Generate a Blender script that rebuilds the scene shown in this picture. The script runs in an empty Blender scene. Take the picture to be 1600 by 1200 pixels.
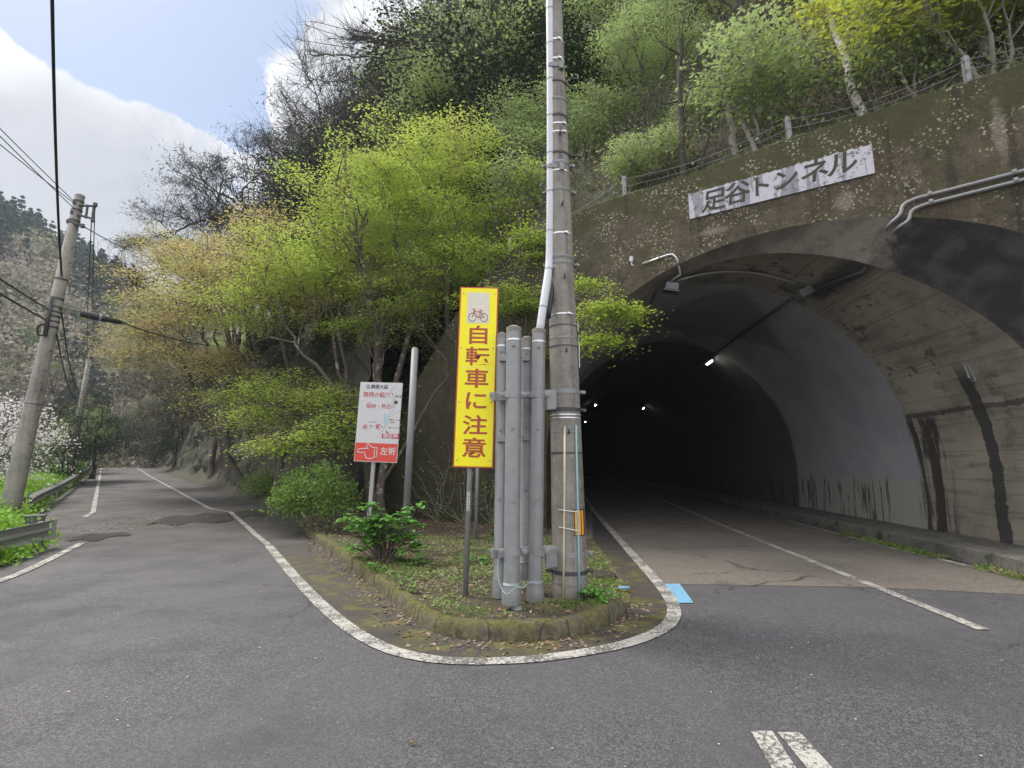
import bpy, bmesh, math, random
import numpy as np
from mathutils import Vector, Matrix, Quaternion
sc = bpy.context.scene
R = math.radians
# ------------------------------------------------------------------ camera
CAM_H = 1.6; PITCH = R(8.9)
cam = bpy.data.cameras.new('camera'); cam.sensor_width = 36; cam.lens = 18
cam.clip_start = .05; cam.clip_end = 3000
cam_o = bpy.data.objects.new('camera', cam); sc.collection.objects.link(cam_o)
cam_o.location = (0, 0, CAM_H); cam_o.rotation_euler = (R(90) + PITCH, 0, 0)
sc.camera = cam_o
# ------------------------------------------------------------------ node helper
class NT:
    def __init__(s, tree): s.t = tree; s.nodes = tree.nodes; s.nodes.clear()
    def n(s, typ, ins=None, **kw):
        nd = s.nodes.new(typ)
        for k, v in kw.items(): setattr(nd, k, v)
        for k, v in (ins or {}).items(): s.set(nd.inputs[k], v)
        return nd
    def set(s, sock, v):
        if isinstance(v, bpy.types.NodeSocket): s.t.links.new(v, sock)
        elif isinstance(v, bpy.types.Node): s.t.links.new(v.outputs[0], sock)
        else:
            if isinstance(v, (tuple, list)) and sock.type == 'RGBA' and len(v) == 3: v = (*v, 1)
            sock.default_value = v
    def m(s, op, a, b=0.0, c=0.0, clamp=False):
        nd = s.nodes.new('ShaderNodeMath'); nd.operation = op; nd.use_clamp = clamp
        s.set(nd.inputs[0], a); s.set(nd.inputs[1], b); s.set(nd.inputs[2], c)
        return nd.outputs[0]
    def noise(s, vec, scale, detail=3, rough=.55, dist=0.0, out='Fac'):
        nd = s.n('ShaderNodeTexNoise', {'Vector': vec, 'Scale': scale, 'Detail': detail, 'Roughness': rough, 'Distortion': dist})
        return nd.outputs[out]
    def vor(s, vec, scale, feature='F1', out='Distance'):
        nd = s.n('ShaderNodeTexVoronoi', {'Vector': vec, 'Scale': scale}, feature=feature)
        return nd.outputs[out]
    def step(s, v, lo, hi, a=0.0, b=1.0):
        nd = s.n('ShaderNodeMapRange', {'Value': v, 'From Min': lo, 'From Max': hi, 'To Min': a, 'To Max': b})
        nd.interpolation_type = 'SMOOTHSTEP'; return nd.outputs[0]
    def mix(s, f, a, b, blend='MIX'):
        nd = s.nodes.new('ShaderNodeMix'); nd.data_type = 'RGBA'; nd.blend_type = blend
        s.set(nd.inputs[0], f); s.set(nd.inputs[6], a); s.set(nd.inputs[7], b)
        return nd.outputs[2]
    def xyz(s, vec):
        nd = s.n('ShaderNodeSeparateXYZ', {0: vec}); return nd.outputs
    def vscale(s, vec, sc3):
        nd = s.n('ShaderNodeVectorMath', {0: vec, 1: sc3}, operation='MULTIPLY'); return nd.outputs[0]
    def bump(s, h, strength=.3, dist=.02):
        return s.n('ShaderNodeBump', {'Height': h, 'Strength': strength, 'Distance': dist}).outputs[0]
    def out(s, col, rough=.8, normal=None, metal=0.0, spec=.5):
        b = s.n('ShaderNodeBsdfPrincipled', {'Base Color': col, 'Roughness': rough, 'Metallic': metal})
        b.inputs['Specular IOR Level'].default_value = spec
        if normal is not None: s.set(b.inputs['Normal'], normal)
        o = s.n('ShaderNodeOutputMaterial', {'Surface': b.outputs[0]}); return b
def mat(name):
    m = bpy.data.materials.new(name); m.use_nodes = True
    t = NT(m.node_tree); tc = t.n('ShaderNodeTexCoord'); return m, t, tc.outputs['Object']
# ------------------------------------------------------------------ sky and sun
SUN_EL = R(52); SUN_AZ = R(-62)      # azimuth from +Y, negative to the left
w = bpy.data.worlds.new('World'); sc.world = w; w.use_nodes = True
t = NT(w.node_tree)
sky = t.n('ShaderNodeTexSky', sky_type='NISHITA'); sky.sun_disc = False
sky.sun_elevation = SUN_EL; sky.sun_rotation = SUN_AZ; sky.dust_density = 1.5; sky.air_density = 1.0
dv = t.n('ShaderNodeTexCoord').outputs['Generated']
x, y, z = t.xyz(dv)
def dirv(u, v):
    a = (u - 800) / 800; b = (600 - v) / 800
    d = Vector((a, math.cos(PITCH) - b * math.sin(PITCH), math.sin(PITCH) + b * math.cos(PITCH))); return d.normalized()
def lobe(u, v, r0, r1):
    d = dirv(u, v)
    dp = t.n('ShaderNodeVectorMath', {0: dv, 1: tuple(d)}, operation='DOT_PRODUCT').outputs['Value']
    return t.step(dp, math.cos(R(r1)), math.cos(R(r0)))
n1 = t.noise(dv, 4.2, 9, .62, .3); n2 = t.noise(dv, 12.0, 8, .68)
cov = t.m('ADD', .64, t.m('MULTIPLY', t.m('SUBTRACT', n1, .5), .95))
for (u, v, a, b, k) in ((150, 0, 1, 7.5, 1), (230, 45, 1, 7, 1), (300, 100, .5, 5.5, 1), (350, 150, .5, 4.5, .9), (392, 205, .3, 3, .6), (70, -40, 1, 6, 1), (320, -5, 1, 5, .9), (420, 15, .5, 3, .5), (200, -160, 4, 15, 1)):
    cov = t.m('ADD', cov, t.m('MULTIPLY', lobe(u, v, a, b), -k * .42))
cov = t.m('ADD', cov, t.m('MULTIPLY', t.m('SUBTRACT', n2, .5), .55))
cf = t.step(cov, .40, .52)
shade = t.noise(dv, 2.4, 5, .5)
low = t.m('SUBTRACT', 1.0, t.step(z, .24, .52))
grey = t.m('MULTIPLY', low, t.step(shade, .3, .6), clamp=True)
grey = t.m('MAXIMUM', grey, t.m('MULTIPLY', lobe(110, 300, 1, 13), .85), clamp=True)
puff = t.step(t.noise(dv, 5.5, 7, .6), .35, .65)
ccol = t.mix(puff, (4.7, 4.9, 5.3), (9.0, 9.0, 9.1))
ccol = t.mix(grey, ccol, (3.1, 3.3, 3.75))
over = t.m('MAXIMUM', t.step(z, .72, .9), t.step(y, .15, -.3))  # brighter unseen cloud overhead and behind the camera, added for fill light
ccol = t.mix(over, ccol, (12.5, 12.4, 12.4)); cf = t.m('MAXIMUM', cf, t.m('MULTIPLY', over, .8))
blue = t.mix(.7, sky.outputs[0], (2.7, 3.55, 5.2))
scol = t.mix(cf, blue, ccol)
bg = t.n('ShaderNodeBackground', {'Color': scol, 'Strength': .1})
t.n('ShaderNodeOutputWorld', {'Surface': bg.outputs[0]})
sun = bpy.data.lights.new('sun', 'SUN'); sun.energy = 2.8; sun.angle = R(16); sun.color = (1, .94, .84)
sun_o = bpy.data.objects.new('sun', sun); sc.collection.objects.link(sun_o)
sd = Vector((math.sin(SUN_AZ) * math.cos(SUN_EL), math.cos(SUN_AZ) * math.cos(SUN_EL), math.sin(SUN_EL)))
sun_o.rotation_euler = (-sd).to_track_quat('-Z', 'Y').to_euler()
sc.view_settings.view_transform = 'Standard'; sc.view_settings.look = 'None'
sc.view_settings.gamma = 1; sc.view_settings.exposure = 0.68
sc.cycles.max_bounces = 9; sc.cycles.diffuse_bounces = 7; sc.cycles.transmission_bounces = 4; sc.cycles.volume_bounces = 0
# ------------------------------------------------------------------ survey helpers
def ray(u, v):
    a = (u - 800) / 800; b = (600 - v) / 800
    return (a, math.cos(PITCH) - b * math.sin(PITCH), math.sin(PITCH) + b * math.cos(PITCH))
def G(u, v, z=0.0):
    d = ray(u, v); k = (z - CAM_H) / d[2]; return (d[0] * k, d[1] * k)
def A(u, v, Y):
    d = ray(u, v); k = Y / d[1]; return Vector((d[0] * k, Y, CAM_H + d[2] * k))
P0 = (1.67, 11.5); PD = (.84, -.543); PN = (.543, .84)          # portal wall: point, along, behind
AXD = (math.sin(R(5.5)), math.cos(R(5.5))); AND = (AXD[1], -AXD[0])   # tunnel axis, lateral
def PW(s, z, back=0.0): return Vector((P0[0] + PD[0] * s + PN[0] * back, P0[1] + PD[1] * s + PN[1] * back, z))
def TL(lat, T, z=0.0):
    lt = lat - max(0, T - 40) ** 2 * .012
    return Vector((lt * AND[0] + T * AXD[0], lt * AND[1] + T * AXD[1], z))
def zl(Y):
    return float(np.interp(Y, [0, 12, 16, 22.6, 40, 73, 110], [0, 0, .1, .26, .68, 1.8, 3.2]))
def sstep(v, a, b):
    v = min(1, max(0, (v - a) / (b - a))); return v * v * (3 - 2 * v)
F0 = (-5.1, 14.2); NR = (.785, .62); RD = (-.62, .785)
rng = np.random.default_rng(7)
def noise2(x, y):
    return (math.sin(x * .7 + 1.3 * math.sin(y * .43)) + math.sin(y * .9 + 1.1 * math.sin(x * .51 + 2)) + .6 * math.sin(x * 1.9 + y * 1.3) + .4 * math.sin(x * 3.1 - y * 2.7)) / 3
def hill(x, y):
    d2 = (x - F0[0]) * NR[0] + (y - F0[1]) * NR[1]
    L = (x - F0[0]) * RD[0] + (y - F0[1]) * RD[1]
    d2 += max(0, L - 62) ** 1.5 * .25                       # the hill bends across the far road
    s = (x - P0[0]) * PD[0] + (y - P0[1]) * PD[1]
    d1 = (x - P0[0]) * PN[0] + (y - P0[1]) * PN[1]
    if d2 <= 0: h2 = 0
    elif d2 < .8: h2 = .9 * d2
    elif d2 < 3: h2 = .72 + (d2 - .8) * 2.6
    else: h2 = 6.44 + (d2 - 3) * 1.6
    HCAP = float(np.interp(L, [0, 8, 16, 24, 35, 50, 90], [40, 34, 26, 20, 14, 10, 8])); HSL = float(np.interp(L, [0, 20, 30], [.3, .15, .02]))
    if h2 > HCAP: h2 = HCAP + (h2 - HCAP) * HSL
    h2 += noise2(x, y) * .5 * sstep(d2, .3, 3)
    if d1 < .3: h2 *= sstep(-s - 6.9, 0, 1.4)
    h2 += zl(y)
    h1 = h2
    if s > -10:
        h1 = min(7.2, max(0, 1.65 * (s + 6.7))) + 1.15 * max(0, d1) + noise2(x, y) * .35 * sstep(d1, 0, 2)
        if h1 > 40: h1 = 40 + (h1 - 40) * .4
    k = sstep(s, -9.5, -5.5)
    return h2 * (1 - k) + h1 * k
# ------------------------------------------------------------------ object helpers
COL = sc.collection
def link(name, data, parent=None, m=None):
    o = bpy.data.objects.new(name, data); COL.objects.link(o)
    if parent is not None: o.parent = parent
    if m is not None: data.materials.append(m)
    return o
def thing(name, label, cat, loc=(0, 0, 0), rot=(0, 0, 0), group=None):
    o = bpy.data.objects.new(name, None); COL.objects.link(o); o.location = loc; o.rotation_euler = rot
    o.empty_display_size = .2
    o['label'] = label; o['category'] = cat
    if group: o['group'] = group
    return o
def tag(o, label=None, cat=None, group=None, kind=None):
    for k, v in (('label', label), ('category', cat), ('group', group), ('kind', kind)):
        if v: o[k] = v
    return o
def copy_tree(o, parent=None):
    c = o.copy(); COL.objects.link(c)
    if parent: c.parent = parent; c.matrix_parent_inverse = o.matrix_parent_inverse
    for ch in list(o.children): copy_tree(ch, c)
    return c
class MB:
    """collects shapes and builds ONE mesh"""
    def __init__(s): s.v = []; s.f = []
    def add(s, vs, fs):
        b = len(s.v); s.v += [tuple(p) for p in vs]; s.f += [tuple(i + b for i in f) for f in fs]; return s
    def box(s, c, size, M=None, bev=0):
        x, y, z = [k / 2 for k in size]
        b = min(bev, x * .9, y * .9, z * .9)
        if b > 0:
            bm = bmesh.new(); bmesh.ops.create_cube(bm, size=1)
            bmesh.ops.scale(bm, vec=size, verts=bm.verts)
            bmesh.ops.bevel(bm, geom=bm.edges[:], offset=b, segments=2, affect='EDGES', profile=.5)
            bm.verts.index_update()
            vs = [v.co.copy() for v in bm.verts]; fs = [[v.index for v in f.verts] for f in bm.faces]; bm.free()
        else:
            vs = [Vector((i * x, j * y, k * z)) for i in (-1, 1) for j in (-1, 1) for k in (-1, 1)]
            fs = [(0, 1, 3, 2), (4, 6, 7, 5), (0, 4, 5, 1), (2, 3, 7, 6), (0, 2, 6, 4), (1, 5, 7, 3)]
        c = Vector(c)
        vs = [((M @ v) if M else v) + c for v in vs]
        return s.add(vs, fs)
    def tube(s, pts, rad, n=12, cap=True, closed=False):
        pts = [Vector(p) for p in pts]; k = len(pts)
        if not hasattr(rad, '__len__'): rad = [rad] * k
        t0 = (pts[1] - pts[0]).normalized(); up = Vector((0, 0, 1)) if abs(t0.z) < .9 else Vector((1, 0, 0))
        x = t0.cross(up).normalized(); vs = []
        for i, p in enumerate(pts):
            if closed: tt = (pts[(i + 1) % k] - pts[i - 1]).normalized()
            else: tt = (pts[min(i + 1, k - 1)] - pts[max(i - 1, 0)]).normalized()
            x = (x - tt * x.dot(tt)).normalized(); yv = tt.cross(x)
            for j in range(n):
                a = 2 * math.pi * j / n; vs.append(p + (x * math.cos(a) + yv * math.sin(a)) * rad[i])
        fs = []
        for i in range(k if closed else k - 1):
            i2 = (i + 1) % k
            for j in range(n): fs.append((i * n + j, i * n + (j + 1) % n, i2 * n + (j + 1) % n, i2 * n + j))
        if cap and not closed: fs.append(tuple(range(n))[::-1]); fs.append(tuple((k - 1) * n + j for j in range(n)))
        return s.add(vs, fs)
    def quad(s, a, b, c, d): return s.add([a, b, c, d], [(0, 1, 2, 3)])
    def prism(s, poly, z0, z1):
        n = len(poly); vs = [(p[0], p[1], z0) for p in poly] + [(p[0], p[1], z1) for p in poly]
        return s.add(vs, [tuple(range(n))[::-1], tuple(range(n, 2 * n))] + [(i, (i + 1) % n, n + (i + 1) % n, n + i) for i in range(n)])
    def build(s, name, m, parent=None, smooth=False):
        me = bpy.data.meshes.new(name); me.from_pydata(s.v, [], s.f); me.update()
        if smooth: me.shade_smooth() if smooth == 1 else me.set_sharp_from_angle(angle=R(40))
        return link(name, me, parent, m)
def smooth_by_angle(o, deg=40):
    o.data.shade_smooth(); o.data.set_sharp_from_angle(angle=R(deg)); return o
def quads_mesh(name, V, m, parent=None, k=4, cols=None):
    """V: (N,k,3) array, each row one polygon"""
    N = len(V); me = bpy.data.meshes.new(name)
    me.vertices.add(N * k); me.vertices.foreach_set('co', np.ascontiguousarray(V, dtype=np.float32).ravel())
    me.loops.add(N * k); me.loops.foreach_set('vertex_index', np.arange(N * k, dtype=np.int32))
    me.polygons.add(N); me.polygons.foreach_set('loop_start', np.arange(0, N * k, k, dtype=np.int32))
    me.polygons.foreach_set('loop_total', np.full(N, k, dtype=np.int32))
    me.update(calc_edges=True)
    return link(name, me, parent, m)
def leafV(pos, size, rg, flat=.6, asp=.55, droop=0.0):
    """diamond leaves: pos (N,3); flat 1 = horizontal, 0 = any way"""
    N = len(pos)
    nrm = rg.normal(size=(N, 3)); nrm /= np.linalg.norm(nrm, axis=1)[:, None]
    nrm = nrm * (1 - flat) + np.array([0, 0, 1.0]) * flat; nrm /= np.linalg.norm(nrm, axis=1)[:, None] + 1e-9
    a = rg.normal(size=(N, 3)); a[:, 2] -= droop; a -= nrm * (a * nrm).sum(1)[:, None]; a /= np.linalg.norm(a, axis=1)[:, None] + 1e-9
    b = np.cross(nrm, a)
    sz = size * rg.uniform(.45, 1.55, N)[:, None]
    return np.stack([pos - a * sz * .5, pos + b * sz * asp * .5 - a * sz * .05, pos + a * sz * .5, pos - b * sz * asp * .5 - a * sz * .05], 1)
def resample(poly, n):
    P = np.array(poly, float); d = np.r_[0, np.cumsum(np.linalg.norm(np.diff(P, axis=0), axis=1))]
    q = np.linspace(0, d[-1], n); return np.stack([np.interp(q, d, P[:, i]) for i in range(P.shape[1])], 1)
def smooth_line(poly, n, it=3):
    P = np.array(poly, float)
    for _ in range(it):
        Q = [P[0]]
        for a, b in zip(P[:-1], P[1:]): Q += [a * .75 + b * .25, a * .25 + b * .75]
        Q.append(P[-1]); P = np.array(Q)
    return resample(P, n)
def strip(name, line, w0, m, z, parent=None, zf=None):
    """flat ribbon of width w0 along a 2D line"""
    L = np.array(line); tn = np.gradient(L, axis=0); tn /= np.linalg.norm(tn, axis=1)[:, None]
    nn = np.stack([-tn[:, 1], tn[:, 0]], 1); a = L + nn * w0 / 2; b = L - nn * w0 / 2
    mb = MB(); n = len(L)
    vs = [(p[0], p[1], (zf(*p) if zf else 0) + z) for p in a] + [(p[0], p[1], (zf(*p) if zf else 0) + z) for p in b]
    mb.add(vs, [(n + i, n + i + 1, i + 1, i) for i in range(n - 1)])
    return mb.build(name, m, parent)
def struct(o): o['kind'] = 'structure'; return o
# ------------------------------------------------------------------ materials
def asphalt(name, base, tint, moss=0.0, grad=False):
    m, t, c = mat(name)
    f1 = t.noise(c, 160, 2, .7); f2 = t.vor(c, 95); f3 = t.noise(c, 1.1, 5, .6); f4 = t.noise(c, .35, 3, .5); f5 = t.vor(c, 38)
    col = t.mix(t.step(f1, .36, .64), tuple(k * .3 for k in base), tuple(k * 1.85 for k in base))
    cv_ = t.xyz(t.vor(c, 105, out='Color'))[0]; col = t.mix(t.step(cv_, .55, 1.0, 0, .85), col, tuple(k * 2.6 for k in base)); col = t.mix(t.step(cv_, .4, .0, 0, .8), col, tuple(k * .3 for k in base))
    cw_ = t.xyz(t.vor(c, 42, out='Color'))[1]; col = t.mix(t.step(cw_, .86, .95, 0, .55), col, tuple(k * 2.4 for k in base))
    col = t.mix(t.step(t.noise(c, 48, 3, .7), .4, .62, 0, .25), col, tuple(k * .5 for k in base))
    col = t.mix(t.m('MULTIPLY', t.step(t.noise(c, 210, 1, .5), .64, .7), .6), col, tuple(min(1, k * 3.2 + .02) for k in base))
    col = t.mix(t.step(f5, .0, .09, .0, .0), col, base)
    col = t.mix(t.m('MULTIPLY', t.step(f3, .45, .7), .55), col, tint)
    col = t.mix(t.step(f4, .38, .66, 0, .3), col, tuple(k * 1.5 for k in base))
    sp = t.m('MULTIPLY', t.m('LESS_THAN', t.vor(c, 9), .055), t.m('GREATER_THAN', t.noise(c, .9, 2), .5))
    col = t.mix(t.m('MULTIPLY', sp, .65), col, (.35, .33, .3))
    wp = t.step(t.noise(t.vscale(c, (.55, .12, 1)), 1.6, 3, .5), .4, .65)
    col = t.mix(t.m('MULTIPLY', wp, .35), col, tuple(k * 1.45 for k in base))
    wob = t.n('ShaderNodeVectorMath', {0: c, 1: t.n('ShaderNodeVectorMath', {0: t.noise(c, 1.5, 6, .7, out='Color'), 1: (.9, .9, 0)}, operation='MULTIPLY').outputs[0]}, operation='ADD').outputs[0]
    ck = t.m('MULTIPLY', t.m('LESS_THAN', t.vor(wob, .33, 'DISTANCE_TO_EDGE'), .0035), t.step(t.noise(c, .4, 2), .48, .56))
    col = t.mix(t.m('MULTIPLY', ck, .8), col, (.012, .011, .011))
    oil = t.m('MULTIPLY', t.step(t.vor(wob, .8), .16, .08), .4); col = t.mix(oil, col, tuple(k * .45 for k in base))
    if grad:
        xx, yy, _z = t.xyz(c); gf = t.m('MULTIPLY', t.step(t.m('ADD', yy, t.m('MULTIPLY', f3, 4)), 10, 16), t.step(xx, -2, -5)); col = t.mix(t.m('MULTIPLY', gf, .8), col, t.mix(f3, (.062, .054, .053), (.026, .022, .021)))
    if moss:
        keep_ = t.step(t.xyz(c)[1], 10.5, 8.5)
        col = t.mix(t.m('MULTIPLY', t.step(t.noise(c, 1.6, 6, .65), .44, .6), t.m('MULTIPLY', keep_, moss)), col, (.055, .05, .014))
        col = t.mix(t.m('MULTIPLY', t.step(t.noise(c, 3.2, 7, .75), .5, .6), t.m('MULTIPLY', keep_, moss * .9)), col, (.095, .09, .024))
    t.out(col, t.step(f3, .3, .7, .62, .85), t.bump(t.m('ADD', f1, t.m('MULTIPLY', f2, .6)), .55, .006)); return m
M = {}
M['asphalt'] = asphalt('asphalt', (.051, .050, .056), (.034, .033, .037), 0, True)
M['asphalt_tunnel'] = asphalt('tunnel_asphalt', (.10, .088, .077), (.068, .058, .05))
M['asphalt_old'] = asphalt('old_asphalt', (.066, .061, .061), (.034, .028, .027))
M['asphalt_moss'] = asphalt('mossy_asphalt', (.034, .029, .027), (.018, .015, .014), .85, True)
def paint(name, colr, under, worn=.5, cscale=1.0):
    m, t, c = mat(name)
    f = t.noise(c, 38 * cscale, 5, .75); g = t.noise(c, 3, 3, .6)
    cr = t.vor(c, 9 * cscale, 'DISTANCE_TO_EDGE'); crk = t.m('LESS_THAN', cr, .035)
    wn = t.m('ADD', t.step(t.m('ADD', f, t.m('MULTIPLY', g, .5)), .98 - worn * .22, 1.02 - worn * .22), t.m('MULTIPLY', crk, t.m('MULTIPLY', t.step(g, .40, .5), .8)), clamp=True)
    col = t.mix(t.noise(c, 20, 4, .6), tuple(k * .78 for k in colr), colr)
    col = t.mix(wn, col, under)
    t.out(col, .6, t.bump(t.m('SUBTRACT', t.noise(c, 150, 2), wn), .4, .004)); return m
M['white_paint'] = paint('road_paint_white', (.42, .41, .385), (.10, .095, .093), 1.0)
M['white_paint_worn'] = paint('road_paint_worn', (.5, .48, .45), (.07, .065, .065), 1.05)
M['blue_paint'] = paint('road_paint_blue', (.17, .37, .56), (.12, .16, .2), .2)
def concrete(name, base, dark, moss=None, mossamt=.5, lich=0.0, streak=.5, sc_=1.0, rough=.9):
    m, t, c = mat(name)
    a = t.noise(c, 1.3 * sc_, 8, .65); b = t.noise(c, 7 * sc_, 6, .7); st = t.noise(t.vscale(c, (5 * sc_, 5 * sc_, .35)), 1.0, 5, .6)
    col = t.mix(t.step(a, .35, .65), base, dark)
    col = t.mix(t.m('MULTIPLY', t.step(st, .5, .68), streak), col, tuple(k * .4 for k in dark))
    col = t.mix(t.m('MULTIPLY', t.step(b, .3, .75), .4), col, tuple(k * 1.5 for k in base))
    if moss:
        col = t.mix(t.m('MULTIPLY', t.step(t.noise(c, 2.1 * sc_, 7, .7), .62 - mossamt * .25, .72 - mossamt * .25), .9), col, moss)
    if lich:
        l = t.m('MULTIPLY', t.m('LESS_THAN', t.vor(t.vscale(c, (1, 1, 1)), 13), .26), t.step(t.noise(c, 1.6, 5, .7), .5, .6))
        l = t.m('MULTIPLY', l, t.step(t.noise(c, 30, 3), .45, .55))
        col = t.mix(t.m('MULTIPLY', l, lich), col, (.33, .32, .24))
    t.out(col, rough, t.bump(t.m('ADD', b, t.noise(c, 60, 3, .6)), .5, .02)); return m
m, t, c = mat('mossy_kerb_concrete')
nz_ = t.xyz(t.n('ShaderNodeNewGeometry').outputs['Normal'])[2]
a = t.noise(c, 3.5, 7, .7); b = t.noise(c, 14, 6, .75); st = t.noise(t.vscale(c, (9, 9, 1.2)), 1, 5, .7)
col = t.mix(t.step(b, .35, .68), (.085, .07, .05), (.20, .18, .145))
col = t.mix(t.step(st, .45, .62, 0, .7), col, (.045, .036, .026))
top_ = t.m('MULTIPLY', t.step(nz_, .2, .8, .55, 1), t.step(t.m('ADD', a, t.m('MULTIPLY', b, .35)), .58, .68))
col = t.mix(top_, col, t.mix(t.step(b, .3, .7), (.045, .045, .012), (.14, .13, .03)))
jt = t.m('LESS_THAN', t.vor(t.vscale(c, (1.6, 1.6, 0)), 1, 'DISTANCE_TO_EDGE'), .012)
col = t.mix(t.m('MULTIPLY', jt, .7), col, (.03, .025, .02))
t.out(col, .95, t.bump(t.m('ADD', a, b), .9, .03)); M['kerb'] = m
M['kerb_plain'] = concrete('plain_kerb_concrete', (.115, .11, .10), (.06, .058, .048), (.03, .035, .014), .35, 0, .3, 2)
M['pole_concrete'] = concrete('spun_concrete', (.23, .215, .195), (.155, .145, .13), None, 0, 0, .75, 1.8, .8)
M['soil'] = concrete('soil', (.06, .045, .03), (.035, .026, .018), (.06, .07, .02), .3, 0, 0, 3)
M['rock'] = concrete('rock_face', (.05, .046, .042), (.02, .019, .018), (.03, .04, .014), .7, .15, .9, .9)
M['forest_floor'] = concrete('forest_floor', (.05, .042, .028), (.028, .024, .016), (.028, .04, .012), .5, 0, 0, 1.5)
def solid(name, colr, rough=.6, metal=0, var=.25, sc_=6, bump=.15, rust=0):
    m, t, c = mat(name)
    f = t.noise(c, sc_, 6, .65); g = t.noise(t.vscale(c, (1, 1, .25)), sc_ * 2.5, 5, .65)
    col = t.mix(f, tuple(k * (1 - var) for k in colr), tuple(min(1, k * (1 + var)) for k in colr))
    col = t.mix(t.step(g, .55, .75, 0, var * 1.6), col, tuple(k * .45 for k in colr))
    if rust: col = t.mix(t.m('MULTIPLY', t.step(g, .66, .72), rust), col, (.2, .08, .03))
    t.out(col, t.step(f, .2, .8, rough * .85, min(1, rough * 1.15)), t.bump(t.noise(c, sc_ * 18, 3), bump, .002), metal); return m
M['galv'] = solid('galvanised_steel', (.24, .245, .255), .55, .35, .28, 9, rust=.25)
M['galv_dark'] = solid('weathered_steel', (.22, .23, .24), .6, .3, .3, 8, rust=.4)
M['galv_bright'] = solid('bright_steel_band', (.62, .64, .66), .35, .7, .15, 9)
M['band_dark'] = solid('dark_steel_band', (.07, .07, .075), .55, .3, .3, 12)
M['pvc_white'] = solid('white_plastic_cover', (.52, .53, .58), .5, 0, .1, 5)
M['black_rubber'] = solid('black_cable_sheath', (.018, .018, .02), .5, 0, .2, 10)
M['cream_plastic'] = solid('cream_plastic', (.5, .45, .3), .5, 0, .12, 10)
M['cyan_plastic'] = solid('pale_blue_plastic', (.24, .38, .42), .5, 0, .12, 10)
M['yellow_reflect'] = solid('amber_reflector', (.75, .33, .02), .4, 0, .12, 20)
M['black_paint'] = solid('black_reflector_gap', (.02, .02, .02), .5, 0, .1, 10)
M['sign_yellow'] = solid('sign_yellow', (.80, .72, .0), .42, 0, .06, 4, .03)
M['sign_redbrown'] = solid('sign_red_brown', (.36, .055, .012), .45, 0, .1, 6, .03)
M['sign_white'] = solid('sign_white', (.50, .50, .52), .45, 0, .05, 4, .03)
M['sign_red'] = solid('sign_red', (.56, .045, .03), .45, 0, .06, 4, .03)
M['sign_text_red'] = solid('sign_text_red', (.42, .035, .05), .5, 0, .05, 4, 0)
M['sign_black'] = solid('sign_black', (.03, .03, .035), .5, 0, .05, 4, 0)
M['sign_grey'] = solid('sign_map_grey', (.25, .28, .3), .5, 0, .05, 4, 0)
M['sign_blue'] = solid('sign_map_blue', (.25, .5, .65), .5, 0, .05, 4, 0)
M['sticker'] = solid('sticker_faded', (.6, .57, .48), .5, 0, .15, 14, .03)
M['iron'] = solid('cast_iron', (.05, .042, .036), .7, .3, .3, 14, .5)
M['plaque_text'] = solid('plaque_carving', (.045, .05, .035), .9, 0, .4, 8, .3)
M['rail'] = solid('guardrail_paint', (.29, .30, .28), .55, .1, .25, 5, rust=.2)
M['rail_dark'] = solid('guardrail_post', (.10, .105, .11), .6, .1, .25, 5)
def bark(name, a, b, patch=None):
    m, t, c = mat(name)
    f = t.noise(t.vscale(c, (3, 3, .8)), 4, 6, .7); g = t.noise(c, 2.2, 5, .65)
    col = t.mix(f, a, b)
    if patch: col = t.mix(t.step(t.noise(c, 6, 5, .7), .56, .62), col, patch)
    t.out(col, .95, t.bump(f, .7, .02)); return m
M['bark'] = bark('bark_brown', (.055, .045, .036), (.12, .10, .08))
M['bark_lichen'] = bark('bark_with_lichen', (.045, .036, .03), (.10, .08, .06), (.24, .23, .2))
M['bark_dark'] = bark('bark_dark', (.03, .026, .024), (.07, .06, .052))
M['gravel'] = concrete('loose_gravel', (.24, .225, .21), (.12, .11, .10), None, 0, 0, 0, 5)
M['bark_grey'] = bark('bark_grey', (.15, .135, .12), (.26, .24, .22))
M['bark_white'] = bark('bark_pale', (.34, .32, .29), (.5, .48, .44), (.16, .14, .12))
def leafm(name, c1, c2, c3=None, trans=.5, psc=.5, thr=.46):
    m = bpy.data.materials.new(name); m.use_nodes = True; t = NT(m.node_tree)
    rp = t.n('ShaderNodeNewGeometry').outputs['Random Per Island']
    c = t.n('ShaderNodeTexCoord').outputs['Object']
    col = t.mix(rp, c1, c2)
    if c3: col = t.mix(t.step(t.noise(c, psc, 4, .6), thr, thr + .14), col, c3)
    h = t.n('ShaderNodeHueSaturation', {'Hue': t.m('MULTIPLY_ADD', rp, .03, .485), 'Value': t.m('MULTIPLY_ADD', t.noise(c, 1.7, 3), .9, .55), 'Color': col})
    d = t.n('ShaderNodeBsdfDiffuse', {'Color': h.outputs[0]}); tr = t.n('ShaderNodeBsdfTranslucent', {'Color': h.outputs[0]})
    mx = t.n('ShaderNodeMixShader', {0: trans, 1: d.outputs[0], 2: tr.outputs[0]})
    gl = t.n('ShaderNodeBsdfGlossy', {'Roughness': .45, 'Color': (.5, .5, .5, 1)})
    mx2 = t.n('ShaderNodeMixShader', {0: .04, 1: mx.outputs[0], 2: gl.outputs[0]})
    t.n('ShaderNodeOutputMaterial', {'Surface': mx2.outputs[0]}); return m
M['lf_maple'] = leafm('leaf_maple_lime', (.35, .48, .075), (.48, .59, .13), (.42, .45, .12))
M['lf_maple_bright'] = leafm('leaf_maple_bright', (.28, .41, .05), (.41, .50, .09))
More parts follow.
